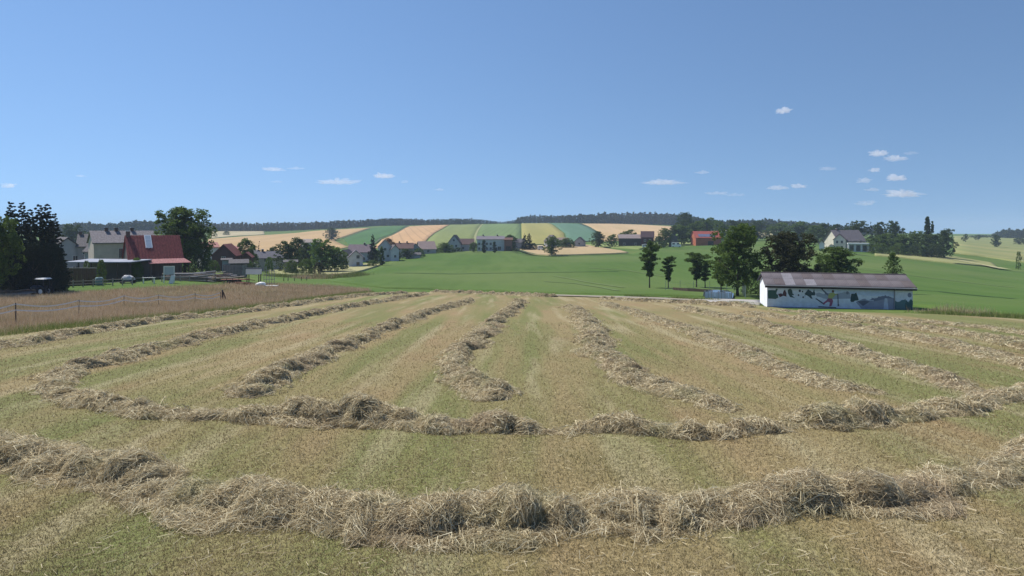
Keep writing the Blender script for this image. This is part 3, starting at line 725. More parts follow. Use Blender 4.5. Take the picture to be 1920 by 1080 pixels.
# left side, spruces and the big lime
for i, (p, yy, top, wd) in enumerate([(20,84,376,54),(41,88,377,50),(57,90,390,46),(74,84,381,56),(88,88,380,50),(102,86,398,46),(-14,88,384,60),(-50,86,380,60),(-90,88,392,60)]):
    tree(p, yy, top, 'spruce', 'spruce', 3 if i < 6 else 2, 'spruce_tree', ['spruce with the leftmost pointed tip of the dark group at the left edge', 'spruce with the second pointed tip from the left edge, tallest of the dark group',
         'shorter spruce in the notch in the middle of the dark group at the left edge', 'spruce with the left one of the two right-hand tips in the dark group', 'spruce with the right one of the two right-hand tips in the dark group',
         'lowest spruce at the right flank of the dark group beside the farm houses', 'spruce cut by the left edge of the picture', 'spruce just outside the left edge', 'spruce farther outside the left edge'][i], wd * 1.25, group='dark spruces at the left edge')
tree(-2, 77, 400, 'round', 'green', 3, 'maple_tree', 'green leafy tree in front of the spruces at the left edge', 66, var=3)
for i, (p, yy, top, wd) in enumerate([(25,80,455,70),(62,81,450,70),(96,82,452,56)]):
    tree(p, yy, top, 'bush', 'spruce', 3, 'yew_bush', ['dark undergrowth below the leftmost spruce tips', 'dark undergrowth behind the vehicle with the white canopy', 'dark undergrowth at the right foot of the spruces'][i], wd, cat='bush', var=i)
tree(346, 122, 387, 'round', 'green', 3, 'lime_tree', 'huge round broadleaf tree right of the red roofed barn', 104, var=2)
tree(366, 124, 418, 'bush', 'dark', 3, 'lime_tree', 'darker lower tree merged into the right side of the huge round tree', 62, var=1)
tree(257, 104, 481, 'bush', 'light', 3, 'box_bush', 'round bush in front of the left corner of the red roofed barn', 27, cat='bush', var=1)
tree(162, 98, 486, 'bush', 'green', 2, 'garden_bush', 'small garden bush before the flat roofed shed, left one', 16, cat='bush', var=2)
tree(190, 98, 484, 'bush', 'green', 2, 'garden_bush', 'small garden bush before the flat roofed shed, right one', 20, cat='bush', var=3)
VT = [  # px, Y, top, width, kind, leaf, name, label
 (138,300,421,44,'round','dark','far dark tree above the white gable house beside the spruces'),
 (462,180,447,34,'round','green','rounded green tree right of the dark red gable house'),
 (486,200,451,12,'spruce','spruce','small pointed spruce behind the white gabled house'),
 (475,185,474,26,'bush','green','bushy tree left of the white gabled house with grey roof'),
 (510,210,462,30,'round','dark','dark tree behind the grey roof of the white gabled house'),
 (505,170,480,18,'bush','light','light green bush in front of the grey roofed house'),
 (540,180,453,46,'round','dark','dark broad tree right of the grey roofed house'),
 (560,205,445,36,'round','dark','tall dark tree at the centre of the left village group'),
 (578,195,456,30,'round','dark','dark tree left of the bright green tree in the village'),
 (604,178,449,52,'round','light','brightest green tree of the village, broad and tall'),
 (628,180,462,38,'round','green','mid green tree touching the right side of the brightest village tree'),
 (547,160,486,30,'bush','green','low green bush under the dark village trees, left'),
 (575,162,484,34,'bush','green','low green bush under the dark village trees, right'),
 (597,158,490,28,'bush','purple','dark red bush at the foot of the brightest village tree'),
 (400,150,487,30,'bush','green','hedge bush below the dark red gable house, left one'),
 (388,160,478,24,'bush','dark','dark bush at the foot of the huge round tree'),
 (465,158,487,26,'bush','green','hedge bush below the dark red gable house, right one'),
 (645,190,478,20,'bush','dark','dark bush left of the white two-window gable'),
 (622,650,427,24,'round','dark','lone round tree standing in the wheat field'),
 (699,222,439,24,'spruce','spruce','tall pointed spruce in the middle of the village'),
 (716,212,462,13,'poplar','green','narrow column tree right of the tall village spruce'),
 (708,225,468,20,'bush','dark','dark bush at the foot of the tall village spruce'),
 (730,262,446,19,'round','russet','russet brown rounded tree above the gable house'),
 (698,205,487,26,'bush','green','low bush right of the white two-window gable'),
 (743,250,467,20,'bush','green','garden bush below the brown roofs, left one'),
 (762,250,466,26,'round','dark','garden tree below the brown roofs, middle one'),
 (785,262,465,26,'bush','green','garden bush below the brown roofs, right one'),
 (835,292,455,28,'round','green','leafy tree left of the pale gable with dark eaves'),
 (888,292,454,16,'round','green','small tree at the left end of the long pale house'),
 (907,285,449,12,'poplar','dark','narrow dark tree before the long pale house, left one'),
 (927,285,452,10,'poplar','dark','narrow dark tree before the long pale house, right one'),
 (957,318,440,24,'round','dark','dark rounded tree behind the reddish barn'),
 (963,300,452,14,'bush','dark','dark bush right of the reddish barn'),
 (984,305,438,18,'spruce','spruce','left one of the twin spruces beside the pale village houses'),
 (992,305,437,20,'spruce','spruce','right one of the twin spruces beside the pale village houses'),
 (1000,305,455,20,'bush','dark','dark bush at the foot of the twin spruces'),
 (1034,240,444,28,'round','green','lone tree with dark crown standing on the tan oval field'),
 (1060,325,446,26,'round','green','tree between the two small gabled houses'),
 (1070,325,448,22,'bush','green','bush left of the grey gabled house'),
 (1122,325,434,26,'round','dark','dark round tree at the left of the low long farmhouse'),
 (1148,325,439,20,'round','green','green tree between the dark round tree and the low farmhouse'),
 (1178,345,431,30,'round','green','green crown showing above the low farmhouse roof'),
 (1247,318,428,26,'round','green','green tree right of the dark red house'),
 (1236,305,441,26,'bush','dark','dark bush in front of the dark red house'),
 (1262,340,424,24,'round','dark','dark tree behind the white van'),
 (1285,420,399,32,'round','dark','tallest tree of the wood behind the red barn'),
 (1278,345,421,34,'round','green','broad green tree behind the white van'),
 (1303,345,415,30,'round','green','green tree at the left of the red barn'),
 (1325,400,409,44,'round','green','wide tree above the red barn'),
 (1352,380,414,30,'round','green','tree at the right end of the red barn'),
 (1380,420,414,40,'round','dark','dark tree behind the tallest pond tree'),
 (1420,440,414,40,'round','dark','dark tree right behind the tallest pond tree'),
 (1460,430,417,50,'round','green','wide green tree above the purplish tree, left one'),
 (1498,400,416,46,'round','green','wide green tree above the purplish tree, middle one'),
 (1528,350,423,34,'round','green','green tree left of the white garage'),
 (1545,380,418,26,'round','dark','dark tree behind the white garage'),
 (1568,340,421,30,'round','dark','dark tree behind the left gable of the cream house'),
 (1606,320,415,40,'round','dark','dark crown above the roof of the cream house'),
 (1633,320,416,12,'spruce','spruce','thin spruce behind the cream house'),
 (1648,310,417,28,'round','dark','dark tree right of the cream house'),
 (1676,300,415,32,'round','dark','tall dark tree between the cream house and the poplar'),
 (1655,265,438,42,'round','green','green tree at the left end of the tree belt'),
 (1690,262,440,40,'round','green','green tree in the tree belt below the tall dark tree'),
 (1715,265,434,36,'round','green','green tree in the tree belt left of the poplar'),
 (1739,275,405,15,'poplar','dark','slender poplar rising above the tree belt'),
 (1748,272,414,9,'poplar','dark','shorter poplar pressed against the slender poplar'),
 (1745,258,440,40,'round','dark','dark tree in the belt under the poplar'),
 (1770,258,429,38,'round','dark','dark rounded tree closing the right end of the tree belt'),
 (1868,300,440,16,'round','dark','small round tree alone on the right slope'),
 (1834,520,440,12,'round','dark','tiny round tree high on the right slope'),
 (1911,330,446,18,'round','dark','small tree at the right edge of the picture'),
 (1910,220,470,12,'bush','green','small bush on the slope at the right edge'),
 (1810,560,438,12,'round','dark','tiny tree on the skyline left of the far right wood'),
 (425,700,433,14,'bush','dark','larger of two dark bushes on the pale stubble field at the left'),
 (404,700,437,10,'bush','dark','smaller of two dark bushes on the pale stubble field at the left'),
]
BASE = {'small round tree alone on the right slope': 464, 'small tree at the right edge of the picture': 459, 'small green bush on the slope at the right edge': 479, 'tiny round tree high on the right slope': 451, 'lone round tree standing in the wheat field': 451, 'lone tree with dark crown standing on the tan oval field': 479.5,
 'larger of two dark bushes on the pale stubble field at the left': 441, 'smaller of two dark bushes on the pale stubble field at the left': 444}
for i, (p, yy, top, wd, kd, lf, lb) in enumerate(VT):
    nm = {'spruce': 'spruce_tree', 'poplar': 'poplar_tree', 'bush': 'village_bush'}.get(kd, 'broadleaf_tree')
    bp = BASE.get(lb)
    tree(p, yy, top, kd, lf, 2 if wd * 1 >= 14 else 1, nm, lb, wd * 1.08, cat='bush' if kd == 'bush' else 'tree', var=i % 3, group='trees and bushes around the village', base_py=bp)
for i, (p, yy, top, wd) in enumerate([(1650,255,455,40),(1685,254,455,40),(1720,253,456,40),(1755,252,456,44)]):
    tree(p, yy, top, 'bush', 'dark' if i > 1 else 'green', 2, 'hedge_bush', ['leftmost low bush along the foot of the tree belt', 'second low bush along the foot of the tree belt', 'third low bush along the foot of the tree belt, under the poplar', 'rightmost low bush along the foot of the tree belt'][i], wd, cat='bush', var=i % 3, group='low bushes along the foot of the tree belt')

def wood(name, label, prof, rows, dr, seed, spacing=4.2, conif=.4):
    """prof: list of (px, base_py, top_py); a far wood as one mass"""
    P = np.array(prof, float); r = np.random.default_rng(seed); Vs, Fs, Ts = [], [], []; off = 0
    for row in range(rows):
        px = P[0, 0]
        while px < P[-1, 0]:
            b = np.interp(px, P[:, 0], P[:, 1]); tp = np.interp(px, P[:, 0], P[:, 2])
            x, y = at(px, b); y += row * dr + r.uniform(-3, 3); x = (px - 960) / FOC * y
            z0 = tz(x, y) ; h = zpy(tp, y) - z0
            if row == 0: h *= .82
            h *= r.uniform(.84, 1.07)
            con = r.uniform() < conif; nc = 44; wd_ = spacing * y / FOC * (.75 if con else 1.3)
            zs = r.uniform(.0, 1, nc); th = r.uniform(0, 2*np.pi, nc)
            if con: h *= r.uniform(1, 1.13)
            rr = (wd_ * (1 - zs) ** .8 + .2) if con else wd_ * np.sin(np.pi * (zs * .8 + .15)) ** .5
            rr = rr * r.uniform(.4, 1, nc)
            C = np.stack([x + np.cos(th) * rr, y + np.sin(th) * rr, z0 + zs * h * .97], -1)
            V, F, T = leaf_cloud(C, np.full(nc, h * .09), 5, h * .14, .8, np.full(nc, r.uniform(0, 1)))
            Vs.append(V); Fs.append(F + off); Ts.append(T); off += len(V)
            px += spacing * r.uniform(.6, 1.4)
    tag(link(name, fast_mesh(name, np.concatenate(Vs), np.concatenate(Fs), m_wood, False, np.concatenate(Ts))), label=label, cat='wood', kind='stuff')
m_wood = leafmat('wood_leaves', (.018, .030, .012), (.028, .046, .017), (.05, .07, .024), .15)
wood('forest', 'long dark wood along the skyline at the left, behind the farm houses and the big tree', [(100,441,424),(150,440,418),(200,440,420),(240,440,416),(300,438,414),(400,434,419),(500,434,418),(560,432,417),(600,430,416),(650,428,413),(700,424,412)], 3, 16, 5)
wood('forest', 'dark wood on the skyline above the green and orange striped fields', [(690,424,411),(760,423,410),(800,422,412),(860,421,410),(900,420,411),(940,420,416),(975,420,411)], 3, 16, 6, 3.6)
wood('forest', 'tall dark wood on the skyline above the yellow and teal fields', [(972,419,408),(985,418,405),(1050,418,404),(1100,419,402),(1180,420,400),(1240,422,401),(1290,424,402),(1310,426,408)], 3, 16, 7)
wood('forest', 'rolling wood on the skyline between the red barn and the cream house', [(1300,432,410),(1350,432,414),(1400,432,413),(1440,432,412),(1480,434,415),(1520,436,418),(1560,438,421),(1600,440,424),(1660,440,428)], 3, 16, 8)
wood('forest', 'flat dark wood on the skyline at the right edge', [(1820,446,441),(1860,446,440),(1872,446,433),(1890,447,430),(1930,448,431),(2020,449,430)], 3, 14, 9)
# clipped hedge in the village
V_, F_, T_ = [], [], []
x0, y0 = ray(806, 296); x1, y1 = ray(866, 296)
C = np.stack([rng.uniform(x0, x1, 260), y0 + rng.uniform(-.8, .8, 260), np.zeros(260)], -1); C[:, 2] = TZ(C[:, 0], C[:, 1]) + rng.uniform(.1, 2.1, 260)
V, F, T = leaf_cloud(C, np.full(260, .5), 14, .3, .8, rng.uniform(0, .6, 260))
tag(link('hedge', fast_mesh('hedge', V, F, m_leafd, False, T)), label='long clipped dark hedge in front of the pale gabled house', cat='hedge')

# ------------------------------------------------------------ houses
m_glass = M('window_glass', (.03, .035, .045), rough=.15, spec=.6)
m_frame = M('window_frame', (.6, .6, .58), rough=.6)
m_wood_d = M('dark_timber', (.055, .04, .03), (.09, .065, .05), scale=4, stretch=(1, 1, .2))
def plaster(c): return M('plaster_%.2f_%.2f_%.2f' % c, c, tuple(v * .84 for v in c), scale=.8, bump=.01, bscale=12)
def roofm(c): return M('roof_%.3f_%.3f_%.3f' % c, c, tuple(v * .6 for v in c), scale=2.0, stretch=(3, 1, 1), bump=.04, bscale=6, rough=.8)
def house(px, Y, wpx, eave, ridge, label, wall, roof, depth=8.0, gable=False, yaw=0.0, wins=(), chim=(), name='house', door=None, cat='house', over=.35, wood_gable=False, thick=.18, group='houses and barns of the village'):
    """broadside (or gable) to the viewer, turned by yaw degrees; wins = (u, v, w, h) on the front in fractions of width and metres above the ground"""
    x, y = ray(px, Y); th = math.atan((px - 960) / FOC); rz = -th + R(yaw)
    W = wpx * Y / FOC * math.cos(th) if False else wpx * math.hypot(x, y) / FOC * math.cos(th)
    zb = min(tz(x, y), tz(x - W/2, y), tz(x + W/2, y)) - .1
    ze = zpy(eave, Y) - zb; zr = zpy(ridge, Y + (0 if gable else depth / 2)) - zb
    root = empty(name, (x, y, zb), rz, label=label, cat=cat, group=group)
    wm, rm = plaster(wall), roofm(roof)
    if gable:
        a, b = W / 2, depth
        MB().prism([(-a, 0), (a, 0), (a, ze), (0, zr - thick), (-a, ze)], 0, b).build('wall', wm, root)
        sl = (zr - ze) / a; o = over
        for s in (-1, 1):
            pl = [(0, zr), (s * (a + o), ze - sl * o + .02), (s * (a + o), ze - sl * o + .02 + thick), (0, zr + thick)]
            MB().prism(pl, -o, b + o).build('roof', rm, root)
    else:
        a, b = W / 2, depth
        m = MB(); pr = [(0, 0), (b, 0), (b, ze), (b / 2, zr - thick), (0, ze)]
        m.add([(-a, q, z) for q, z in pr] + [(a, q, z) for q, z in pr], [(0,1,2,3,4), (9,8,7,6,5)] + [(i, i+5, (i+1) % 5 + 5, (i+1) % 5) for i in range(5)])
        m.build('wall', wm, root)
        sl = (zr - ze) / (b / 2); o = over
        for s in (0, 1):
            y_e, y_r = (-o, b / 2) if s == 0 else (b + o, b / 2)
            ze2 = ze - sl * o + .02
            m = MB(); pr = [(y_e, ze2), (y_r, zr), (y_r, zr + thick), (y_e, ze2 + thick)]
            m.add([(-a - o, q, z) for q, z in pr] + [(a + o, q, z) for q, z in pr], [(0,1,2,3), (7,6,5,4)] + [(i, i+4, (i+1) % 4 + 4, (i+1) % 4) for i in range(4)])
            m.build('roof', rm, root)
    for (u, v, ww, hh) in wins:
        cx = (u - .5) * W
        f = MB(); f.box(cx - ww/2 - .08, cx + ww/2 + .08, -.05, .01, v - .08, v + hh + .08)
        fo = f.build('window', m_frame, root)
        MB().box(cx - ww/2, cx - .03, -.075, -.04, v, v + hh).build('pane', m_glass, fo)
        MB().box(cx + .03, cx + ww/2, -.075, -.04, v, v + hh).build('pane', m_glass, fo)
    if door:
        u, ww, hh = door; cx = (u - .5) * W
        d = MB().box(cx - ww/2, cx + ww/2, -.06, .01, 0.0, hh).build('door', m_wood_d, root)
        MB().box(cx + ww * .3, cx + ww * .36, -.11, -.055, hh * .48, hh * .52).build('handle', m_frame, d)
    for u in chim:
        cx = (u - .5) * W; cyy = depth / 2 if not gable else depth * .5
        c = MB().box(cx - .3, cx + .3, cyy - .3, cyy + .3, zr - .6, zr + .8).build('chimney', M('chimney_brick', (.10, .07, .06), (.16, .10, .08), scale=5), root)
        MB().box(cx - .38, cx + .38, cyy - .38, cyy + .38, zr + .803, zr + .9).build('chimney_cap', m_frame, c)
    return root, W, zb, ze, zr
WH = (.62, .61, .58); CR = (.66, .54, .46); GR = (.33, .30, .31); LG = (.42, .40, .42)
rG, rD, rR, rB, rP = (.12, .11, .115), (.06, .055, .06), (.19, .055, .045), (.14, .07, .05), (.22, .15, .12)
# farm at the left
W2 = [(.5, 3.6, .9, 1.1)]
r_, W, zb, ze, zr = house(293, 108, 87, 484, 442, 'steep red metal roofed barn with a white skylight, left of the huge tree', (.16, .13, .11), (.27, .065, .06), depth=7, yaw=9, chim=(.03,), name='barn', cat='barn', thick=.1, over=.25)
sl = (zr - ze) / 3.5
def on_roof(u, t): return ((u - .5) * W, t * 3.5, ze + sl * t * 3.5)
# standing seams and a skylight on the front slope, lean-to roof with posts and boarded front below
mseam = roofm((.27, .065, .06))
for k in range(18):
    u = .01 + k * .058
    a, b = on_roof(u, -.06), on_roof(u, .99)
    MB().add([(a[0]-.03, a[1], a[2]+.1), (a[0]+.03, a[1], a[2]+.1), (a[0]+.03, a[1], a[2]+.19), (a[0]-.03, a[1], a[2]+.19),
              (b[0]-.03, b[1], b[2]+.1), (b[0]+.03, b[1], b[2]+.1), (b[0]+.03, b[1], b[2]+.19), (b[0]-.03, b[1], b[2]+.19)],
             [(0,1,2,3), (7,6,5,4), (0,4,5,1), (1,5,6,2), (2,6,7,3), (3,7,4,0)]).build('roof_seam', mseam, r_)
def slab_on_roof(u0, u1, t0, t1, d0, d1):
    a, b, c, d = on_roof(u0, t0), on_roof(u1, t0), on_roof(u1, t1), on_roof(u0, t1)
    return MB().add([(p[0], p[1], p[2] + d0) for p in (a, b, c, d)] + [(p[0], p[1], p[2] + d1) for p in (a, b, c, d)],
                    [(0,3,2,1), (4,5,6,7), (0,1,5,4), (1,2,6,5), (2,3,7,6), (3,0,4,7)])
skf = slab_on_roof(.33, .46, .42, .97, .08, .26).build('skylight', M('white_metal', (.75, .76, .78), rough=.5), r_)
for k in range(3):
    slab_on_roof(.345, .445, .45 + k * .17, .60 + k * .17, .262, .275).build('pane', M('milky_pane', (.45, .5, .55), rough=.2), skf)
lw = MB(); zl1, zl0 = ze - .15, ze - .85
lw.add([(-W/2 + 2.6, -.01, zl1), (W/2 + .3, -.01, zl1), (W/2 + .9, -3.0, zl0), (-W/2 + 2.5, -3.0, zl0), (-W/2 + 2.6, -.01, zl1 + .08), (W/2 + .3, -.01, zl1 + .08), (W/2 + .9, -3.0, zl0 + .08), (-W/2 + 2.5, -3.0, zl0 + .08)],
       [(0,3,2,1), (4,5,6,7), (0,1,5,4), (1,2,6,5), (2,3,7,6), (3,0,4,7)])
lw.build('canopy_roof', roofm((.34, .15, .15)), r_)
for k in range(5):
    cx = -W/2 + 2.7 + k * (W - 2.2) / 4
    MB().box(cx - .07, cx + .07, -2.9, -2.76, 0, zl0).build('post', m_wood_d, r_)
for k in range(14):
    cx = -W/2 + .25 + k * .42
    if 5 <= k <= 7: continue
    MB().box(cx, cx + .38, -.05, -.01 + .02 * (k % 2), 0.05, ze - .9).build('board', M('weathered_board', (.10, .075, .06), (.16, .13, .11), scale=3, stretch=(1,1,.1)), r_)
house(236, 126, 100, 455, 434, 'cream two-storey house with a grey tiled roof, left of the red roofed barn', CR, (.22, .20, .21), depth=8, yaw=9, wins=[(.42, 3.6, .6, 1.9), (.62, 4.2, .9, 1.1), (.2, 1, .9, 1.1), (.8, 1.2, 1, 1.1)], chim=(.24, .40, .66), over=.3)
house(166, 140, 34, 462, 440, 'narrow house with a dark grey roof, between the white gable and the cream house', GR, rG, depth=9, yaw=-4, wins=[(.35, 4.6, .9, .9), (.6, 1.5, .9, 1.1)], chim=(.05,))
house(181, 133, 24, 470, 455, 'small grey gable annex pressed against the cream house', GR, rG, depth=5, gable=True, yaw=10, wins=[(.5, 3, .8, .9)])
house(127, 138, 48, 467, 446, 'white gabled house with a grey roof right behind the spruces', LG, rG, depth=9, gable=True, yaw=12, wins=[(.25, 3.4, .9, 1.1), (.75, 3.4, .9, 1.1), (.75, 1, .9, 1.1)])
# flat roofed open shed
x0, y0 = ray(121, 103); x1, y1 = ray(243, 101)
zb = tz(x0, y0); L_ = math.hypot(x1 - x0, y1 - y0); zt = zpy(491, 102) - zb
fs = empty('open_shed', (x0, y0, zb - .2), math.atan2(y1 - y0, x1 - x0), label='long open shed with a pale flat roof in front of the farm houses', cat='shed')
MB().add([(0,0,zt), (L_,0,zt+.1), (L_,5,zt+.3), (0,5,zt+.3), (0,0,zt+.15), (L_,0,zt+.25), (L_,5,zt+.45), (0,5,zt+.45)], [(0,3,2,1), (4,5,6,7), (0,1,5,4), (1,2,6,5), (2,3,7,6), (3,0,4,7)]).build('roof', M('pale_sheet_roof', (.30, .32, .38), (.24, .26, .32), scale=.6), fs)
MB().box(0, L_, 4.7, 4.9, 0, zt + .25).build('wall', plaster((.16, .14, .13)), fs)
for k in range(6): MB().box(k * L_ / 5.05, k * L_ / 5.05 + .16, .1, .26, 0, zt + .02).build('post', m_wood_d, fs)
# boards of the yard fence
x0, y0 = ray(117, 97); x1, y1 = ray(180, 97); L_ = x1 - x0; z0 = tz(x0, y0)
bf = empty('board_fence', (x0, y0, z0 - .1), 0, label='brown board fence beneath the left end of the open shed', cat='fence')
ht = zpy(502, 97) - z0
mbd = M('brown_board', (.13, .075, .05), (.19, .12, .08), scale=2, stretch=(1, 1, .1))
me_b = MB().box(0, .30, 0, .035, 0, ht).mesh('board', mbd)
for k in range(int(L_ / .33)):
    o = link('board', me_b, bf); o.location = (k * .33, (k % 2) * .01, random.uniform(-.03, .03))
MB().box(-.05, L_ + .05, -.04, .12, ht + .01, ht + .09).build('rail', M('grey_rail', (.4, .38, .36)), bf)
# pale blue tank
x, y = ray(186, 96); tk = empty('water_tank', (x, y, tz(x, y)), 0, label='faded blue-green barrel tank at the right end of the board fence', cat='tank')
MB().tube([(0,0,0), (0,0,.06), (0,0,1.1), (0,0,1.25)], [.5, .56, .56, .4], 16).build('barrel', M('faded_blue', (.16, .24, .26)), tk, True)
MB().tube([(0,0,1.251), (0,0,1.32)], [.18, .18], 12).build('lid', m_wood_d, tk)
# rail fence of the yard
def rail_fence(px0, px1, Y0, Y1, h, n, label, mat, rails=(.5, .95), name='rail_fence'):
    x0, y0 = ray(px0, Y0); x1, y1 = ray(px1, Y1)
    ro = empty(name, (x0, y0, tz(x0, y0)), 0, label=label, cat='fence'); pts = []
    for k in range(n + 1):
        u = k / n; x, y = x0 + (x1 - x0) * u, y0 + (y1 - y0) * u; z = tz(x, y) - tz(x0, y0); pts.append(Vector((x - x0, y - y0, z)))
        MB().box(-.06, .06, -.06, .06, -.2, h).build('post', mat, ro).location = pts[-1]
    for a, b in zip(pts, pts[1:]):
        for rh in rails:
            MB().tube([a + Vector((0, -.09, rh)), b + Vector((0, -.09, rh + random.uniform(-.04, .04)))], .045, 6).build('rail', mat, ro)
m_pale = M('grey_weathered_wood', (.26, .23, .21), (.36, .33, .31), scale=3)
rail_fence(118, 248, 93, 95, 1.15, 7, 'grey two-rail fence in front of the open shed and its board fence', m_pale)
rail_fence(0, 75, 80, 82, .9, 5, 'low dark rail fence at the left edge beneath the spruces', M('dark_weathered_wood', (.12, .10, .10), (.2, .17, .17), scale=3), rails=(.35, .7))
rail_fence(250, 420, 98, 105, 1.0, 10, 'rail fence of rough poles between the red roofed barn and the timber stacks', m_pale, rails=(.8,))

# small farm things
def loft(name, secs, mat, parent=None, n=12):
    """closed body through cross-sections (x, cy, cz, ry, rz, squareness)"""
    vs = []; fs = []
    for (x, cy, cz, ry, rz_, p) in secs:
        for k in range(n):
            t = 2 * math.pi * k / n; c, s = math.cos(t), math.sin(t)
            vs.append((x, cy + ry * math.copysign(abs(c) ** p, c), cz + rz_ * math.copysign(abs(s) ** p, s)))
    for i in range(len(secs) - 1):
        for k in range(n): fs.append((i*n+k, i*n+(k+1) % n, (i+1)*n+(k+1) % n, (i+1)*n+k))
    fs += [tuple(range(n))[::-1], tuple(range((len(secs)-1)*n, len(secs)*n))]
    return MB().add(vs, fs).build(name, mat, parent, True)
# little tractor with a white canopy
x, y = ray(77, 79); tr = empty('small_tractor', (x, y, tz(x, y)), R(170), label='small dark tractor with a white sun canopy parked beneath the spruces', cat='tractor')
m_bk = M('black_rubber', (.02, .02, .02)); m_dkg = M('dark_paint', (.03, .035, .05), rough=.5); m_wt = M('white_paint', (.75, .75, .73), rough=.5)
loft('hood', [(.1, 0, .95, .32, .3, .5), (.5, 0, 1.0, .34, .34, .5), (1.1, 0, .98, .32, .32, .5), (1.25, 0, .95, .25, .26, .5)], m_dkg, tr)
MB().box(-.9, .2, -.3, .3, .55, .75).build('chassis', m_dkg, tr)
MB().box(-.75, -.35, -.25, .25, .76, .88).box(-.85, -.76, -.25, .25, .78, 1.35).build('seat', m_bk, tr)
for sx, sy, rad, wdt in ((-.65, -.55, .6, .28), (-.65, .55, .6, .28), (.9, -.5, .38, .2), (.9, .5, .38, .2)):
    wh = MB().tube([(sx, sy - wdt/2, rad), (sx, sy - wdt/2 + .04, rad), (sx, sy + wdt/2 - .04, rad), (sx, sy + wdt/2, rad)], [rad * .85, rad, rad, rad * .85], 18).build('wheel', m_bk, tr, True)
    MB().tube([(sx, sy - wdt/2 - .01, rad), (sx, sy + wdt/2 + .01, rad)], rad * .5, 12).build('rim', m_wt, wh)
for sx, sy in ((-.8, -.42), (-.8, .42), (.15, -.42), (.15, .42)): MB().tube([(sx, sy, .7), (sx, sy, 2.15)], .03, 6).build('canopy_post', m_dkg, tr)
MB().add([(-1.05,-.6,2.15), (.4,-.6,2.15), (.4,.6,2.15), (-1.05,.6,2.15), (-.9,-.45,2.3), (.25,-.45,2.3), (.25,.45,2.3), (-.9,.45,2.3)], [(0,3,2,1), (4,5,6,7), (0,1,5,4), (1,2,6,5), (2,3,7,6), (3,0,4,7)]).build('canopy', m_wt, tr)
for s in (-.2, .2): MB().tube([(1.22, s, 1.0), (1.3, s, 1.0)], .09, 10).build('headlight', m_wt, tr)
# pole heaps
def log_pile(px, Y, n, ln, rad, label, mats, yaw=0, cat='timber pile', name='timber_stack', spread=1.2, hmax=4, part='log'):
    x, y = ray(px, Y); ro = empty(name, (x, y, tz(x, y)), yaw, label=label, cat=cat)
    for k in range(n):
        l = ln * random.uniform(.7, 1.1); r0 = rad * random.uniform(.7, 1.2); lay = k % hmax
        zz = r0 + lay * rad * 1.9; yy = random.uniform(-spread, spread) * (1 - lay / hmax * .6); xo = random.uniform(-.3, .3) * ln * .3; tl = random.uniform(-.06, .06)
        MB().tube([(xo - l/2, yy, zz), (xo, yy + .03, zz + .02), (xo + l/2, yy + random.uniform(-.2, .2), zz + tl * l)], [r0, r0 * .95, r0 * .8], 7).build(part, random.choice(mats), ro)
    return ro
m_lg1, m_lg2, m_lg3 = M('bark_log', (.12, .09, .07), (.2, .16, .13), scale=4), M('peeled_log', (.38, .31, .24), (.5, .43, .36), scale=3), M('grey_log', (.25, .24, .25), (.34, .33, .34), scale=3)
log_pile(30, 78, 14, 5, .09, 'tangle of thin grey poles lying beneath the spruces at the left edge', [m_lg3, m_lg1], yaw=.1, spread=.8)
log_pile(360, 104, 26, 8, .14, 'long stack of timber and poles right of the red roofed barn', [m_lg3, m_lg1, m_lg2], spread=1.6, hmax=5)
log_pile(412, 106, 16, 5, .13, 'shorter stack of planks and poles left of the rusty trailer', [m_lg3, m_lg1], spread=1.2, hmax=5)
log_pile(385, 108, 9, 7, .10, 'pale beams lying slanted on top of the yard behind the long timber stack', [m_lg2], yaw=.15, spread=.7, hmax=6)
# white tarp heap
def lump(name, px, Y, dims, mat, label, cat, seed=0, dz=0, rz=0):
    x, y = ray(px, Y); n, m = 20, 10; vs = []; fs = []
    for j in range(m):
        p = j / (m - 1) * math.pi / 2
        for i in range(n):
            t = 2 * math.pi * i / n; q = .75 + .5 * float(fbm(math.cos(t) * 1.3 + 5 + seed, math.sin(t) * 1.3 + 5, p * 1.6, 3))
            vs.append((math.cos(t) * math.cos(p) * dims[0] * q, math.sin(t) * math.cos(p) * dims[1] * q, math.sin(p) * dims[2] * q + .0))
    for j in range(m - 1):
        for i in range(n): fs.append((j*n+i, j*n+(i+1) % n, (j+1)*n+(i+1) % n, (j+1)*n+i))
    o = MB().add(vs, fs + [tuple(range(n))[::-1]]).build(name, mat, None); o.location = (x, y, tz(x, y) + dz); o.rotation_euler = (0, 0, rz)
    return tag(o, label=label, cat=cat)
# a quad bike half covered with a white tarp
x, y = ray(240, 98); qb = empty('covered_vehicle', (x, y, tz(x, y)), R(15), label='white sheet draped over a small vehicle beside the round bush', cat='vehicle')
o = lump('tarp', 240, 98, (.95, .6, .75), M('white_tarp', (.5, .5, .52), rough=.6), None, None, 3); o.parent = qb; o.location = (0, 0, .55)
for k in ('label', 'category'):
    if k in o: del o[k]
for sx in (-.75, .75):
    for sy in (-.45, .45): MB().tube([(sx, sy - .1, .3), (sx, sy + .1, .3)], .3, 14).build('wheel', m_bk, qb)
MB().box(-.7, .7, -.3, .3, .35, .6).build('chassis', m_dkg, qb)
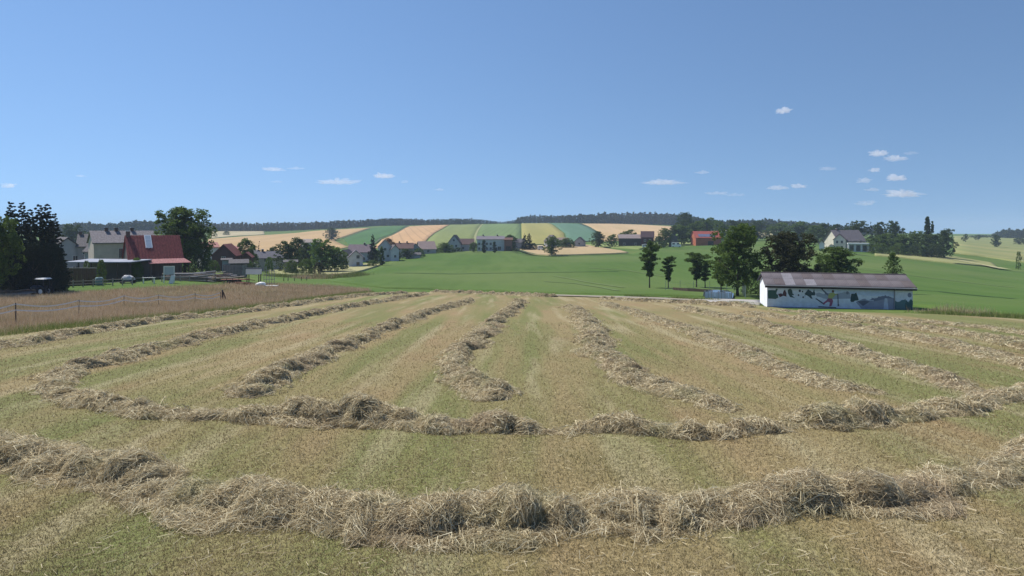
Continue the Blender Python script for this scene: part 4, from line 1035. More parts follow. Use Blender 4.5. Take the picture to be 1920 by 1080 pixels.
# white door frame and leaning door
x, y = ray(317, 98); z = tz(x, y); dz = zpy(499, 98) - z
dr = empty('door_frame', (x, y, z), .25, label='white door frame standing open in front of the red roofed barn', cat='door frame')
m = MB(); m.box(-.8, -.68, -.06, .06, 0, dz).box(.68, .8, -.06, .06, 0, dz).box(-.68, .68, -.06, .06, dz - .12, dz); m.build('frame', m_wt, dr)
MB().box(-.67, .67, .0, .03, dz * .5, dz - .121).build('pane', M('milky_pane', (.45, .5, .55)), dr)
x, y = ray(320, 97); o = MB().add([(-.35,0,0), (.35,0,0), (.55,.3,1.25), (-.1,.3,1.3), (-.35,.06,0), (.35,.06,0), (.55,.36,1.25), (-.1,.36,1.3)], [(0,3,2,1), (4,5,6,7), (0,1,5,4), (1,2,6,5), (2,3,7,6), (3,0,4,7)]).build('leaning_board', m_wt)
o.location = (x, y, tz(x, y)); tag(o, label='white board leaning against the white door frame', cat='board')
MBx = MB()
x, y = ray(279, 97); o = MB().box(-1, 1, -.15, .15, .9, .95).box(-.9, -.8, -.1, .1, 0, .899).box(.8, .9, -.1, .1, 0, .899).build('white_bench', m_wt); o.location = (x, y, tz(x, y)); tag(o, label='narrow white topped bench between the round bush and the door frame', cat='bench')
# grey box trailer body with rusty frame
x, y = ray(436, 110); z = tz(x, y)
sh = empty('container', (x, y, z), -.1, label='grey open container behind the rusty trailer', cat='container'); hz = zpy(497, 110) - z
mcn = M('grey_container', (.15, .145, .14), (.22, .21, .20), scale=2)
MB().box(-1.75, 1.75, 0, .06, .7, hz).build('side_panel', mcn, sh); MB().box(-1.75, 1.75, 1.6, 1.66, .7, hz - .1).build('side_panel', mcn, sh)
MB().box(-1.81, -1.755, 0, 1.66, .7, hz + .1).build('end_panel', mcn, sh); MB().box(1.755, 1.81, 0, 1.66, .7, hz).build('end_panel', mcn, sh)
for k in range(7): MB().box(-1.6 + k * .52, -1.52 + k * .52, -.05, -.003, .7, hz - .05).build('rib', mcn, sh)
MB().box(-1.7, 1.7, .1, 1.55, .5, .69).build('base', m_wood_d, sh)
x, y = ray(440, 104); tl = empty('trailer', (x, y, tz(x, y)), .12, label='rusty flat trailer loaded with a pale beam in the farm yard', cat='trailer')
mru = M('rust', (.13, .055, .035), (.2, .09, .06), scale=4)
MB().box(-2.2, 2.2, -.8, .8, .62, .74).build('bed', mru, tl)
for sx in (-.6, .5):
    for sy in (-.8, .8): MB().tube([(sx, sy - .1, .36), (sx, sy + .1, .36)], .36, 16).build('wheel', m_bk, tl)
MB().tube([(2.1, .3, .66), (3.3, 0, .5)], .05).tube([(2.1, -.3, .66), (3.3, 0, .5)], .05).build('drawbar', mru, tl)
for k in range(5): MB().box(-2.1 + k * 1.0, -2.02 + k * 1.0, -.84, -.76, .743, 1.15).build('stake', mru, tl)
o = MB().tube([(-2.3, .0, 1.0), (0, 0, 1.08), (2.0, 0, 1.3)], .09, 7).build('beam', m_lg2); o.location = (x, y - .95, tz(x, y)); o.rotation_euler = (0, 0, .12); tag(o, label='long pale beam slanting across the rusty trailer', cat='beam')
log_pile(455, 101, 9, 3.2, .07, 'heap of rusty red poles at the drawbar of the trailer', [mru], yaw=-.4, spread=.7, hmax=4, cat='scrap heap', name='scrap_heap', part='pole')
# beehive-like white box on a dark stand
x, y = ray(476, 104); z = tz(x, y); wb = empty('white_crate', (x, y, z), .0, label='bright white box raised on a dark stand in the farm yard', cat='crate')
h1, h0 = zpy(503, 104) - z, zpy(514, 104) - z
MB().box(-1.15, 1.15, -.5, .5, h0, h1 - .08).build('box', m_wt, wb); MB().box(-1.22, 1.22, -.57, .57, h1 - .078, h1 + .04).build('lid', m_dkg, wb)
for sx in (-1.0, 1.0):
    for sy in (-.4, .4): MB().box(sx - .06, sx + .06, sy - .06, sy + .06, 0, h0 - .002).build('leg', m_wood_d, wb)
# lattice frames
x, y = ray(505, 105); z = tz(x, y); lt = empty('metal_rack', (x, y, z), .2, label='dark lattice rack standing right of the bright white box', cat='rack'); hh = zpy(499, 105) - z
for k in range(5): MB().box(-.9 + k * .42, -.84 + k * .42, -.03, .03, 0, hh * random.uniform(.8, 1.0)).build('upright', m_lg3, lt)
for k in range(4): MB().box(-.95, .9, -.07, -.033, .3 + k * hh * .22, .37 + k * hh * .22).build('bar', m_lg3, lt)
# white upturned tub and a white board
x, y = ray(487, 101); tb = loft('white_boat_hull', [(-.9, 0, .1, .05, .06, 1), (-.5, 0, .25, .4, .3, .8), (.1, 0, .35, .5, .42, .7), (.7, 0, .33, .48, .4, .7), (.9, 0, .25, .4, .28, .7)], m_wt)
tb.location = (x, y, tz(x, y)); tag(tb, label='small white upturned hull lying in the grass in front of the lattice rack', cat='boat')
x, y = ray(509, 101); o = MB().box(-1.0, 1.0, -.4, .4, .18, .3).box(-.9, -.75, -.3, .3, 0, .179).box(.75, .9, -.3, .3, 0, .179).build('white_pallet', m_wt); o.location = (x, y, tz(x, y)); tag(o, label='flat white board on blocks right of the upturned hull', cat='board')

# village houses
V1 = [(.25, 1.0, 1, 1.2), (.75, 1.0, 1, 1.2)]
house(419, 168, 40, 479, 459, 'dark red gabled house with a steep roof, right of the huge tree', (.10, .055, .05), rR, depth=10, gable=True, wins=[(.5, 3.2, .9, 1.0)], yaw=-12)
house(394, 190, 30, 464, 455, 'house with a sunlit pinkish roof half hidden by the huge tree', WH, (.42, .20, .17), depth=8, yaw=10)
house(441, 182, 22, 471, 462, 'small house with a glowing pink roof slope beside the dark red gable', (.42, .44, .42), (.50, .24, .22), depth=6, yaw=22, wins=[(.5, 3, .9, .9)])
house(461, 168, 17, 482, 474, 'little dark red gabled shed in the village', (.10, .05, .04), rR, depth=5, gable=True, yaw=-8, name='shed', cat='shed')
house(425, 152, 15, 488, 485, 'tiny pale blue shed below the dark red gabled house', (.42, .48, .55), rG, depth=3, name='shed', cat='shed')
house(448, 150, 30, 494, 487, 'low dark roofed carport below the little red shed', (.10, .09, .09), rG, depth=5, name='shed', cat='shed')
house(508, 190, 46, 484, 472, 'white house with a long grey roof and a bright left gable', (.42, .42, .40), (.13, .125, .15), depth=8, yaw=14, wins=[(.3, 3.0, .9, 1), (.75, 3.0, .9, 1), (.4, .9, .9, 1)], chim=(.3,))
house(484, 196, 13, 475, 469, 'small bright white gable left of the long grey roof', (.7, .7, .68), rG, depth=5, gable=True, yaw=20)
house(545, 165, 22, 492, 488, 'low grey shed under the dark village trees', (.26, .25, .24), rG, depth=5, name='shed', cat='shed')
house(585, 235, 30, 455, 449, 'house with a pale roof peeping between the dark village trees', WH, (.33, .28, .25), depth=8, yaw=8)
house(672, 238, 40, 473, 459, 'house with a purplish roof behind the white two-window gable', (.40, .40, .45), (.17, .13, .15), depth=9, yaw=-10, wins=V1, chim=(.7,))
house(667, 205, 26, 482, 470, 'white gabled house with two windows one above the other', (.58, .58, .60), (.17, .15, .17), depth=9, gable=True, wins=[(.66, 3.2, 1, 1.1), (.66, .9, 1, 1.1)])
house(643, 215, 20, 478, 469, 'white house partly hidden by a tree, left of the two-window gable', (.5, .5, .5), rD, depth=8, gable=True, yaw=-15, wins=[(.5, 2.6, .9, 1)])
house(722, 238, 26, 463, 449, 'light gabled house right of the tall village spruce', (.52, .52, .54), rP, depth=9, gable=True, wins=[(.5, 4.4, .9, 1), (.3, 1.8, .9, 1), (.7, 1.8, .9, 1)])
house(741, 236, 14, 467, 460, 'small white annex right of the light gabled house', (.6, .6, .62), rG, depth=6, gable=True, yaw=10, wins=[(.5, 1.6, .8, .9)])
house(756, 262, 36, 466, 456, 'brown roofed house below the orange wheat field, left one of two', (.34, .33, .33), (.13, .075, .065), depth=9, wins=V1, chim=(.3, .7))
house(779, 268, 20, 467, 457, 'brown gabled house below the orange wheat field, right one of two', (.42, .42, .42), (.15, .09, .08), depth=8, gable=True, yaw=10, wins=[(.5, 2.4, .9, 1)])
house(803, 285, 30, 467, 453, 'house with a broad pinkish beige roof left of the hedge', (.4, .38, .38), (.32, .24, .22), depth=10, yaw=12, wins=[(.5, 1.0, 1, 1.1)])
house(775, 250, 26, 478, 474, 'row of low garages at the foot of the brown roofed houses', (.45, .45, .46), rG, depth=5, name='garage', cat='garage')
house(851, 302, 22, 455, 441, 'pale gabled house with dark eaves behind the hedge', (.46, .47, .46), rD, depth=10, gable=True, yaw=-8, wins=[(.5, 5.2, .9, 1), (.3, 2.4, .9, 1.1), (.7, 2.4, .9, 1.1)])
house(875, 306, 27, 458, 448, 'brown roofed wing attached to the pale gabled house', (.36, .36, .40), (.12, .075, .07), depth=8, wins=V1)
house(920, 300, 51, 449, 443, 'long pale two-storey house with a row of windows in the middle of the valley', (.56, .58, .60), (.20, .18, .20), depth=9, wins=[(.08, 3.2, 1, 1.2), (.22, 3.2, 1, 1.2), (.36, 3.2, 1, 1.2), (.5, 3.2, 1, 1.2), (.64, 3.2, 1, 1.2), (.08, .9, 1, 1.2), (.22, .9, 1, 1.2), (.36, .9, 1, 1.2), (.5, .9, 1, 1.2), (.82, .9, 1.6, 1.6)], chim=(.22, .75), door=(.7, 1.1, 2.1))
house(953, 299, 15, 450, 446, 'reddish barn against the right end of the long pale house', (.24, .12, .09), rB, depth=8, door=(.5, 2.4, 2.6), name='barn', cat='barn')
house(973, 315, 20, 455, 448, 'grey house behind the twin spruces', (.36, .36, .38), rG, depth=8)
house(1038, 338, 22, 452, 441, 'small gabled house behind the lone tree on the tan field', (.46, .46, .47), (.11, .09, .085), depth=9, gable=True, yaw=14, wins=[(.5, 2.6, .9, 1)])
house(1055, 345, 18, 452, 446, 'low house with a pale brown roof between the two small gables', (.36, .35, .35), (.26, .2, .17), depth=8)
house(1086, 334, 18, 453, 445, 'grey gabled house at the right end of the tan field', (.40, .40, .42), rD, depth=9, gable=True, yaw=-6, wins=[(.5, 1.6, .9, 1)])
house(1181, 330, 42, 447, 440, 'low dark farmhouse with a wide grey-brown roof below the far wheat', (.07, .06, .06), (.27, .22, .21), depth=9, wins=V1)
house(1214, 326, 23, 445, 434, 'dark red house with a hipped brown roof', (.09, .04, .045), (.07, .04, .045), depth=9, wins=[(.3, 3, .9, 1), (.7, 3, .9, 1), (.3, .8, .9, 1)])
house(1262, 318, 16, 446, 438, 'dark gabled building behind the white van', (.14, .13, .13), rD, depth=8, gable=True, wins=[(.5, 2.6, .8, .8)])
rb, W, zb, ze, zr = house(1328, 330, 46, 446, 434, 'long red roofed barn with a brick left gable and solar panels', (.40, .13, .07), (.36, .09, .07), depth=11, yaw=16, name='barn', cat='barn', door=(.6, 3, 2.6))
for k in range(6):
    x0 = -W/2 + 1.8 + k * 1.5; s_ = (zr - ze) / 5.5
    MB().add([(x0, .6, ze + s_*.6 + .24), (x0+1.4, .6, ze + s_*.6 + .24), (x0+1.4, 2.8, ze + s_*2.8 + .24), (x0, 2.8, ze + s_*2.8 + .24),
              (x0, .6, ze + s_*.6 + .3), (x0+1.4, .6, ze + s_*.6 + .3), (x0+1.4, 2.8, ze + s_*2.8 + .3), (x0, 2.8, ze + s_*2.8 + .3)],
             [(0,3,2,1), (4,5,6,7), (0,1,5,4), (1,2,6,5), (2,3,7,6), (3,0,4,7)]).build('solar_panel', M('solar_glass', (.12, .14, .22), rough=.2), rb)
cw = [(.2, .9, 1, 1.3), (.5, .9, 1, 1.3), (.8, .9, 1, 1.3), (.2, 3.6, 1, 1.2), (.8, 3.6, 1, 1.2)]
house(1598, 280, 54, 452, 432, 'cream house with a large grey roof and bright sunlit left gable on the right hillside', (.62, .58, .47), (.17, .15, .16), depth=11, yaw=34, wins=cw, chim=(.2,))
house(1574, 277, 20, 449, 439, 'cream front wing of the hillside house', (.66, .62, .50), (.20, .13, .12), depth=6, gable=True, yaw=-4, wins=[(.3, 3.4, .8, 1.2), (.7, 3.4, .8, 1.2), (.3, .9, .8, 1.2), (.7, .9, .8, 1.2)])
house(1541, 272, 9, 457, 452, 'small bright white garage left of the cream hillside house', (.75, .75, .74), rG, depth=4, gable=True, name='garage', cat='garage')
house(1559, 270, 7, 461, 458, 'tiny white hut at the left foot of the cream hillside house', (.75, .75, .72), rG, depth=2, gable=True, name='hut', cat='hut')
x, y = ray(1615, 268); z = tz(x, y); hz = zpy(456, 268) - z
fr = empty('flat_annex', (x, y, z), -.45, label='white flat roofed annex with dark openings right of the cream hillside house', cat='annex')
MB().box(-5.2, 5.4, -.3, 5, hz - .5, hz).build('roof', m_wt, fr); MB().box(-5, 5.2, .6, 4.8, 0, hz - .502).build('wall', plaster((.5, .51, .54)), fr)
for k in range(4): MB().box(-4.4 + k * 2.5, -2.9 + k * 2.5, .55, .598, .4, hz - .9).build('window', m_glass, fr)
for k in range(5): MB().box(-5 + k * 2.5, -4.8 + k * 2.5, -.2, 0, 0, hz - .502).build('post', m_wt, fr)
# caravan and vans
def van(px, Y, L_, h, label, name='van', cat='van', col=m_wt, yaw=0):
    x, y = ray(px, Y); ro = empty(name, (x, y, tz(x, y) + (.45 if name != 'caravan' else .45)), -math.atan((px-960)/FOC) + yaw, label=label, cat=cat)
    a = L_ / 2
    MB().prism([(-a, .35), (a, .35), (a, h * .5), (a - .5, h * .62), (a - 1.1, h), (-a + .1, h), (-a, h - .2)], -.95, .95).build('body', col, ro)
    MB().prism([(a - .62, h * .64), (a - 1.12, h * .94), (a - 1.9, h * .94), (a - 1.9, h * .62)], -.97, -.955).build('side_window', m_glass, ro)
    MB().prism([(-a + .5, h * .62), (-a + .5, h * .9), (-a + 1.6, h * .9), (-a + 1.6, h * .62)], -.97, -.955).build('side_window', m_glass, ro)
    for sx in (-a + .8, a - .8):
        for sy in (-.85, .85):
            w_ = MB().tube([(sx, sy - .12, .33), (sx, sy + .12, .33)], .33, 14).build('wheel', m_bk, ro); MB().tube([(sx, sy - .13, .33), (sx, sy + .13, .33)], .18, 10).build('rim', m_frame, w_)
    return ro
van(1268, 300, 4.6, 2.4, 'white van parked left of the red roofed barn')
van(1015, 300, 3.6, 2.0, 'white caravan parked left of the small gabled houses', 'caravan', 'caravan')
van(1210, 305, 3.4, 1.5, 'small white car in front of the dark red house', 'parked_car', 'car')
van(1085, 930, 6, 3.2, 'white vehicle at the wood edge on top of the teal field', 'parked_van', 'van')

# ------------------------------------------------------------ barn with the mural
P0 = Vector((25.75, 61.9, 0)); P1 = Vector((38.35, 58.7, 0)); d = P1 - P0; BL = d.length; brz = math.atan2(d.y, d.x)
bz = min(tz(P0.x, P0.y), tz(P1.x, P1.y)) - .05
BD = 5.0; EH = zpy(532, 61.9) - bz; tilt = 0
ba = empty('mural_barn', (P0.x, P0.y, bz), brz, label='long low barn painted with a winter landscape mural and a skier', cat='barn')
m_wall = M('whitewashed_wall', (.78, .79, .82), (.70, .72, .76), scale=.9, bump=.01, bscale=10)
RH = .88
m = MB(); pr = [(0, 0), (BD, 0), (BD, EH), (BD / 2, EH + RH), (0, EH)]
m.add([(0, q, z) for q, z in pr] + [(BL, q, z) for q, z in pr], [(0,1,2,3,4), (9,8,7,6,5)] + [(i, i+5, (i+1) % 5 + 5, (i+1) % 5) for i in range(5)])
m.build('wall', m_wall, ba)
MB().box(-.01, BL + .01, -.03, -.002, 0, .2).build('plinth', M('grey_blue_plinth', (.24, .26, .36)), ba)
# corrugated roof sheets, one object each
m_fc = M('weathered_fibre_cement', (.10, .088, .095), (.145, .128, .135), scale=.9, rough=.9, bump=.004)
m_fc2 = M('rusty_fibre_cement', (.085, .07, .075), (.12, .10, .10), scale=1.3, rough=.9)
m_sky = M('translucent_sheet', (.24, .225, .24), (.19, .18, .19), scale=2, rough=.5)
sl = RH / (BD / 2); nC, nR = 14, 2; cwid = (BL + .5) / nC
def sheet_mesh(side):
    nx = 12; vs = []; fs = []; o = .35
    ln = (BD / 2 + o) / nR
    for lay in (0, 1):
        for j in (0, 1):
            for i in range(nx + 1):
                x = i * (cwid - .012) / nx; zc = (.025 if i % 2 else 0) + lay * .03
                vs.append((x, j * (ln + .04), j * (ln + .04) * sl + zc))
    n = nx + 1
    for i in range(nx):
        fs += [(i, n+i, n+i+1, i+1), (2*n+i, 2*n+i+1, 3*n+i+1, 3*n+i), (i, i+1, 2*n+i+1, 2*n+i), (n+i, 3*n+i, 3*n+i+1, n+i+1)]
    fs += [(0, 2*n, 3*n, n), (nx, n+nx, 3*n+nx, 2*n+nx)]
    return MB().add(vs, fs), ln
mbs, ln = sheet_mesh(0)
mats_ = {k: mbs.mesh('roof_panel', v) for k, v in (('a', m_fc), ('b', m_fc2), ('s', m_sky))}
for side in (0, 1):
    for c in range(nC):
        for r in range(nR):
            key = 's' if (side == 0 and (c, r) in ((2, 0), (4, 0), (2, 1))) and not (c == 2 and r == 1 and False) else random.choice('aaab')
            o = link('roof_panel', mats_[key], ba)
            if side == 0:
                o.location = (-.25 + c * cwid, -.35 + r * ln, EH - .35 * sl + r * ln * sl + .04 + r * .012)
            else:
                o.location = (-.25 + (c + 1) * cwid, BD + .35 - r * ln, EH - .35 * sl + r * ln * sl + .04 + r * .012); o.rotation_euler = (0, 0, math.pi)
MB().tube([(-.27, BD/2, EH + RH + .09), (BL + .27, BD/2, EH + RH + .09)], .08, 8).build('ridge_cap', m_fc2, ba)
MB().box(-.25, BL + .25, -.34, -.30, EH - .36, EH - .13).build('fascia', M('dark_fascia', (.02, .02, .035)), ba)
MB().box(-.2, BL + .2, -.299, -.003, EH - .20, EH - .17).build('soffit', M('dark_fascia', (.02, .02, .035)), ba)
MB().tube([(-.26, -.40, EH - .14), (BL + .26, -.40, EH - .17)], .06, 8).build('gutter', M('zinc', (.25, .25, .27), rough=.5), ba)
u_dp = (1618 - 150) / 1670 * BL
MB().tube([(u_dp, -.38, EH - .2), (u_dp, -.08, EH - .45), (u_dp, -.08, .02)], .045, 8).build('downpipe', M('zinc', (.25, .25, .27)), ba)
for s, nm in ((0, 1), (1, 1)):
    xg = -.25 if s == 0 else BL + .20
    for q in (0, 1):
        a, b = (-.35, BD / 2) if q == 0 else (BD + .35, BD / 2)
        za, zb_ = EH - .35 * sl - .1, EH + RH - .1
        MB().add([(xg, a, za), (xg + .05, a, za), (xg + .05, b, zb_), (xg, b, zb_), (xg, a, za + .135), (xg + .05, a, za + .135), (xg + .05, b, zb_ + .135), (xg, b, zb_ + .135)],
                 [(0,3,2,1), (4,5,6,7), (0,1,5,4), (1,2,6,5), (2,3,7,6), (3,0,4,7)]).build('bargeboard', M('dark_fascia', (.02, .02, .035)), ba)
def mz(zx, zy):
    u = (zx - 150) / 1670; top = 190 + 50 * u; bot = 458 + 40 * u
    return u * BL, EH * .965 * (bot - zy) / (bot - top)
_ly = [0]
def paint(name, pts, col, circle=None):
    _ly[0] += 1; y1 = -.004 - _ly[0] * .0012
    if circle:
        cx, cy, r = circle; pts = [(cx + r * math.cos(t * math.pi / 5), cy + r * 1.1 * math.sin(t * math.pi / 5)) for t in range(10)]
    pl = [mz(*p) for p in pts]
    tri = geometry.tessellate_polygon([[Vector((a, b, 0)) for a, b in pl]])
    n = len(pl); vs = [(a, y1, b) for a, b in pl] + [(a, -.001, b) for a, b in pl]
    fs = [tuple(t) for t in tri] + [(i, (i+1) % n, (i+1) % n + n, i + n) for i in range(n)]
    MB().add(vs, fs).build(name, M('paint_%.3f_%.3f_%.3f' % col, col, tuple(c * .8 + .03 for c in col), scale=2.5), ba)
G1, G2, LAV, DK = (.045, .11, .09), (.05, .09, .09), (.30, .32, .42), (.045, .05, .08)
def wavy(pts, k=3, a=5):
    out = []
    for (x0, y0), (x1, y1) in zip(pts, pts[1:] + pts[:1]):
        for q in range(k):
            t = q / k; out.append((x0 + (x1-x0)*t + random.uniform(-a, a), y0 + (y1-y0)*t + random.uniform(-a, a)))
    return out
paint('painted_snow', [(152,191),(1819,239),(1819,496),(152,456)], (.68, .72, .82))
paint('painted_sky', [(155,205),(1612,248),(1612,330),(1300,320),(900,280),(500,250),(155,235)], (.54, .63, .82))
paint('painted_hills', wavy([(720,300),(770,285),(820,300),(870,285),(960,300),(1060,285),(1120,290),(1130,350),(940,358),(820,350),(740,325)], 2, 3), (.36, .40, .50))
paint('painted_hill', wavy([(1190,392),(1240,365),(1290,352),(1330,372),(1400,375),(1500,352),(1600,345),(1612,352),(1612,478),(1330,468),(1255,462)], 2, 3), LAV)
paint('painted_town', wavy([(1340,365),(1370,345),(1400,352),(1440,335),(1480,330),(1520,318),(1570,335),(1600,350),(1500,360),(1400,380)], 3, 6), (.17, .19, .28))
paint('painted_wedge', [(1205,380),(1290,372),(1345,385),(1270,432)], (.12, .13, .18))
paint('painted_tower', [(1512,350),(1540,350),(1555,470),(1498,468)], (.55, .60, .72))
paint('painted_meadow', wavy([(160,255),(250,255),(258,238),(276,240),(272,262),(258,292),(282,308),(285,340),(250,352),(160,352)], 2, 3), G1)
paint('painted_farm', wavy([(280,295),(320,290),(335,300),(350,262),(366,248),(382,290),(380,328),(340,318),(300,336)], 2, 2), (.09, .04, .05))
paint('painted_tree', wavy([(400,250),(430,235),(450,260),(455,290),(470,312),(442,312),(486,345),(425,332),(410,310),(400,290)], 2, 3), G2)
for c in ((540,264,13), (525,312,10), (572,272,8), (580,335,10), (600,320,5)): paint('painted_leaf', None, DK, c)
paint('painted_tree', wavy([(598,300),(640,250),(668,268),(690,285),(706,240),(722,290),(715,312),(672,320),(688,358),(650,332),(622,315)], 2, 4), (.05, .085, .10))
paint('painted_tree', wavy([(1125,372),(1140,300),(1168,300),(1195,282),(1218,370),(1180,372),(1160,392),(1135,386)], 2, 4), (.03, .07, .08))
paint('painted_bird', wavy([(785,240),(805,243),(820,262),(860,300),(850,308),(812,270)], 1, 2), DK)
paint('painted_forest', wavy([(1622,372),(1660,392),(1700,372),(1740,358),(1760,392),(1800,362),(1818,368),(1818,492),(1622,480)], 3, 5), (.10, .19, .20))
paint('painted_forest', wavy([(1730,420),(1750,370),(1775,400),(1800,366),(1818,380),(1818,492),(1740,488)], 2, 5), (.05, .12, .12))
paint('painted_cloud', None, (.2, .23, .32), (1785, 318, 22))
paint('painted_bush', None, (.2, .23, .3), (1092, 290, 16))
paint('painted_ski', [(722,352),(736,348),(832,408),(822,418)], DK)
paint('painted_ski', [(758,434),(965,446),(965,455),(758,444)], DK)
paint('painted_skier_legs', [(872,345),(915,348),(928,378),(910,432),(884,436),(893,392),(866,385),(826,410),(806,402),(850,372)], (.36, .10, .18))
paint('painted_skier_coat', [(868,312),(898,288),(938,286),(952,318),(915,350),(874,348)], (.42, .44, .16))
paint('painted_skier_arm', [(935,298),(985,298),(986,308),(940,312)], (.35, .38, .16))
paint('painted_skier_arm', [(812,262),(822,258),(878,308),(868,322)], (.16, .18, .25))
paint('painted_skier_head', None, (.12, .06, .04), (926, 272, 13))
paint('painted_ski_pole', [(978,300),(986,300),(992,432),(984,432)], DK)
paint('painted_pole_basket', None, DK, (988, 422, 9))

# ------------------------------------------------------------ pond, netting and apron
A = [at(*p) for p in [(1318,559.5),(1345,560.5),(1374,561.5),(1376,557),(1366,554),(1340,553),(1320,554)]]
m_water = M('pond_water', (.05, .07, .09), rough=.08, spec=.8)
pw = sheet('pond_water', A, m_water, off=.16, step=1.0, skirt=True)
zl = max(v.co.z for v in pw.data.vertices) 
for v in pw.data.vertices:
    v.co.z = zl if v.co.z > zl - 1.2 else v.co.z
AP = [at(*p) for p in [(1296,565),(1330,562.5),(1378,563.5),(1425,565),(1425,573),(1380,571.5),(1330,569)]]
sheet('concrete_apron', AP, M('pale_concrete', (.40, .37, .34), (.32, .30, .28), scale=1.5), off=.18, step=1.0)
# dark timber bank at the back of the pond
bk = [at(*p) for p in [(1262,545),(1290,547.5),(1330,549.5),(1366,551)]]
rt = empty('retaining_wall', (bk[0][0], bk[0][1], tz(*bk[0])), 0, label='low dark timber retaining wall along the back of the pond', cat='wall')
for (xa, ya), (xb, yb) in zip(bk, bk[1:]):
    n_ = 5
    for k in range(n_):
        u0, u1 = k / n_, (k + .96) / n_
        pa = Vector((xa + (xb-xa)*u0, ya + (yb-ya)*u0, 0)); pb = Vector((xa + (xb-xa)*u1, ya + (yb-ya)*u1, 0)); o0 = Vector((bk[0][0], bk[0][1], tz(*bk[0])))
        za, zb_ = tz(pa.x, pa.y) - o0.z, tz(pb.x, pb.y) - o0.z; a, b = pa - Vector((o0.x, o0.y, 0)), pb - Vector((o0.x, o0.y, 0))
        MB().add([(a.x, a.y, za-.3), (b.x, b.y, zb_-.3), (b.x, b.y+.15, zb_-.3), (a.x, a.y+.15, za-.3), (a.x, a.y, za+.55), (b.x, b.y, zb_+.55), (b.x, b.y+.15, zb_+.55), (a.x, a.y+.15, za+.55)],
                 [(0,3,2,1), (4,5,6,7), (0,1,5,4), (1,2,6,5), (2,3,7,6), (3,0,4,7)]).build('plank', m_wood_d, rt)
# white board fence pieces in front of the pond
x0, y0 = at(1322, 561); x1, y1 = at(1372, 562)
pf = empty('white_board_fence', (x0, y0, tz(x0, y0)), math.atan2(y1-y0, x1-x0), label='low pale blue board fence at the front of the pond', cat='fence'); Lf = math.hypot(x1-x0, y1-y0)
for k in range(8):
    MB().box(k * Lf / 8 + .02, (k + 1) * Lf / 8 - .03, -.02, .02, .08, .95).build('board', M('pale_blue_board', (.50, .55, .66), (.42, .47, .58), scale=2), pf)
for k in range(5): MB().box(k * Lf / 4 - .05, k * Lf / 4 + .05, .03, .12, 0, 1.1).build('post', m_pale, pf)
# netting posts round the pond
m_post = M('green_grey_post', (.18, .22, .20), (.25, .30, .27), scale=3)
net = [at(*p) for p in [(1248,545),(1275,545),(1300,546),(1362,548),(1392,552),(1398,560)]]
nf = empty('netting_fence', (net[0][0], net[0][1], tz(*net[0])), 0, label='tall thin wire netting fence with green-grey posts around the pond', cat='fence')
o0 = Vector((net[0][0], net[0][1], tz(*net[0]))); pp = []
for (xa, ya), (xb, yb) in zip(net, net[1:]):
    k_ = max(1, int(math.hypot(xb-xa, yb-ya) / 2.4))
    for q in range(k_): pp.append(Vector((xa + (xb-xa)*q/k_, ya + (yb-ya)*q/k_, 0)))
pp.append(Vector((*net[-1], 0)))
pp = [Vector((p.x, p.y, tz(p.x, p.y))) - o0 for p in pp]
for p in pp: MB().tube([p, p + Vector((.02, 0, 1.7))], .035, 6).build('post', m_post, nf)
for a, b in zip(pp, pp[1:]):
    m = MB()
    for hh in (.3, .75, 1.2, 1.62): m.tube([a + Vector((0, 0, hh)), b + Vector((0, 0, hh))], .007, 4)
    n_ = max(2, int((b - a).length / .3))
    for q in range(1, n_): c = a.lerp(b, q / n_); m.tube([c + Vector((0, 0, .1)), c + Vector((0, 0, 1.62))], .004, 3)
    m.build('netting', m_post, nf)
lump('stone_block', 1408, 68, (1.3, .5, .3), M('pale_stone', (.5, .48, .44), (.4, .38, .35), scale=4), 'pale stone slab lying in the grass left of the mural barn', 'stone', 5)

# ------------------------------------------------------------ pasture tape fence
m_tape = M('white_tape', (.78, .74, .72), rough=.7); m_stake = M('stake', (.06, .045, .04), (.12, .09, .08), scale=4)
FP = [(-70,620,46),(30,612,44),(147,596,34),(233,580,26),(298,577,22),(365,571,16),(413,566,22)]
ps = []
for px_, py_, hp in FP:
    x, y = at(px_, py_); ps.append((Vector((x, y, tz(x, y))), hp * y / FOC))
tf = empty('tape_fence', ps[0][0], 0, label='electric pasture fence with two sagging white tapes across the uncut meadow', cat='fence')
hs_ = [1.55, 1.58, 1.42, 1.35, 1.3, 1.2, 1.1]
for i, (p, hh) in enumerate(ps):
    q = p - ps[0][0]; ln_ = random.uniform(-.1, .1)
    MB().tube([q + Vector((0, 0, -.2)), q + Vector((ln_, 0, hs_[i] + .04))], .035 if i in (1, 6) else .02, 6).build('post', m_stake, tf)
    MB().box(q.x - .04, q.x + .04, q.y - .06, q.y - .03, q.z + hs_[i] - .05, q.z + hs_[i]).build('insulator', m_bk, tf)
for lv in (0, .42):
    for i in range(len(ps) - 1):
        a, b = ps[i][0] - ps[0][0], ps[i+1][0] - ps[0][0]; vs = []; fs = []; N_ = 14
        for k in range(N_ + 1):
            t = k / N_; p = a.lerp(b, t); p.z += (hs_[i] * (1-t) + hs_[i+1] * t) - .04 - lv - math.sin(math.pi * t) * (.28 if lv == 0 else .2) + (b - a).length * 0
            tw = math.sin(t * 9) * .012
            vs += [(p.x, p.y - .05 + tw, p.z - .045), (p.x, p.y - .05 - tw, p.z + .045), (p.x, p.y - .046 + tw, p.z - .045), (p.x, p.y - .046 - tw, p.z + .045)]
        for k in range(N_):
            o_ = k * 4; fs += [(o_, o_+4, o_+5, o_+1), (o_+2, o_+3, o_+7, o_+6), (o_, o_+2, o_+6, o_+4), (o_+1, o_+5, o_+7, o_+3)]
        MB().add(vs, fs).build('tape', m_tape, tf)
x, y = at(417, 563)
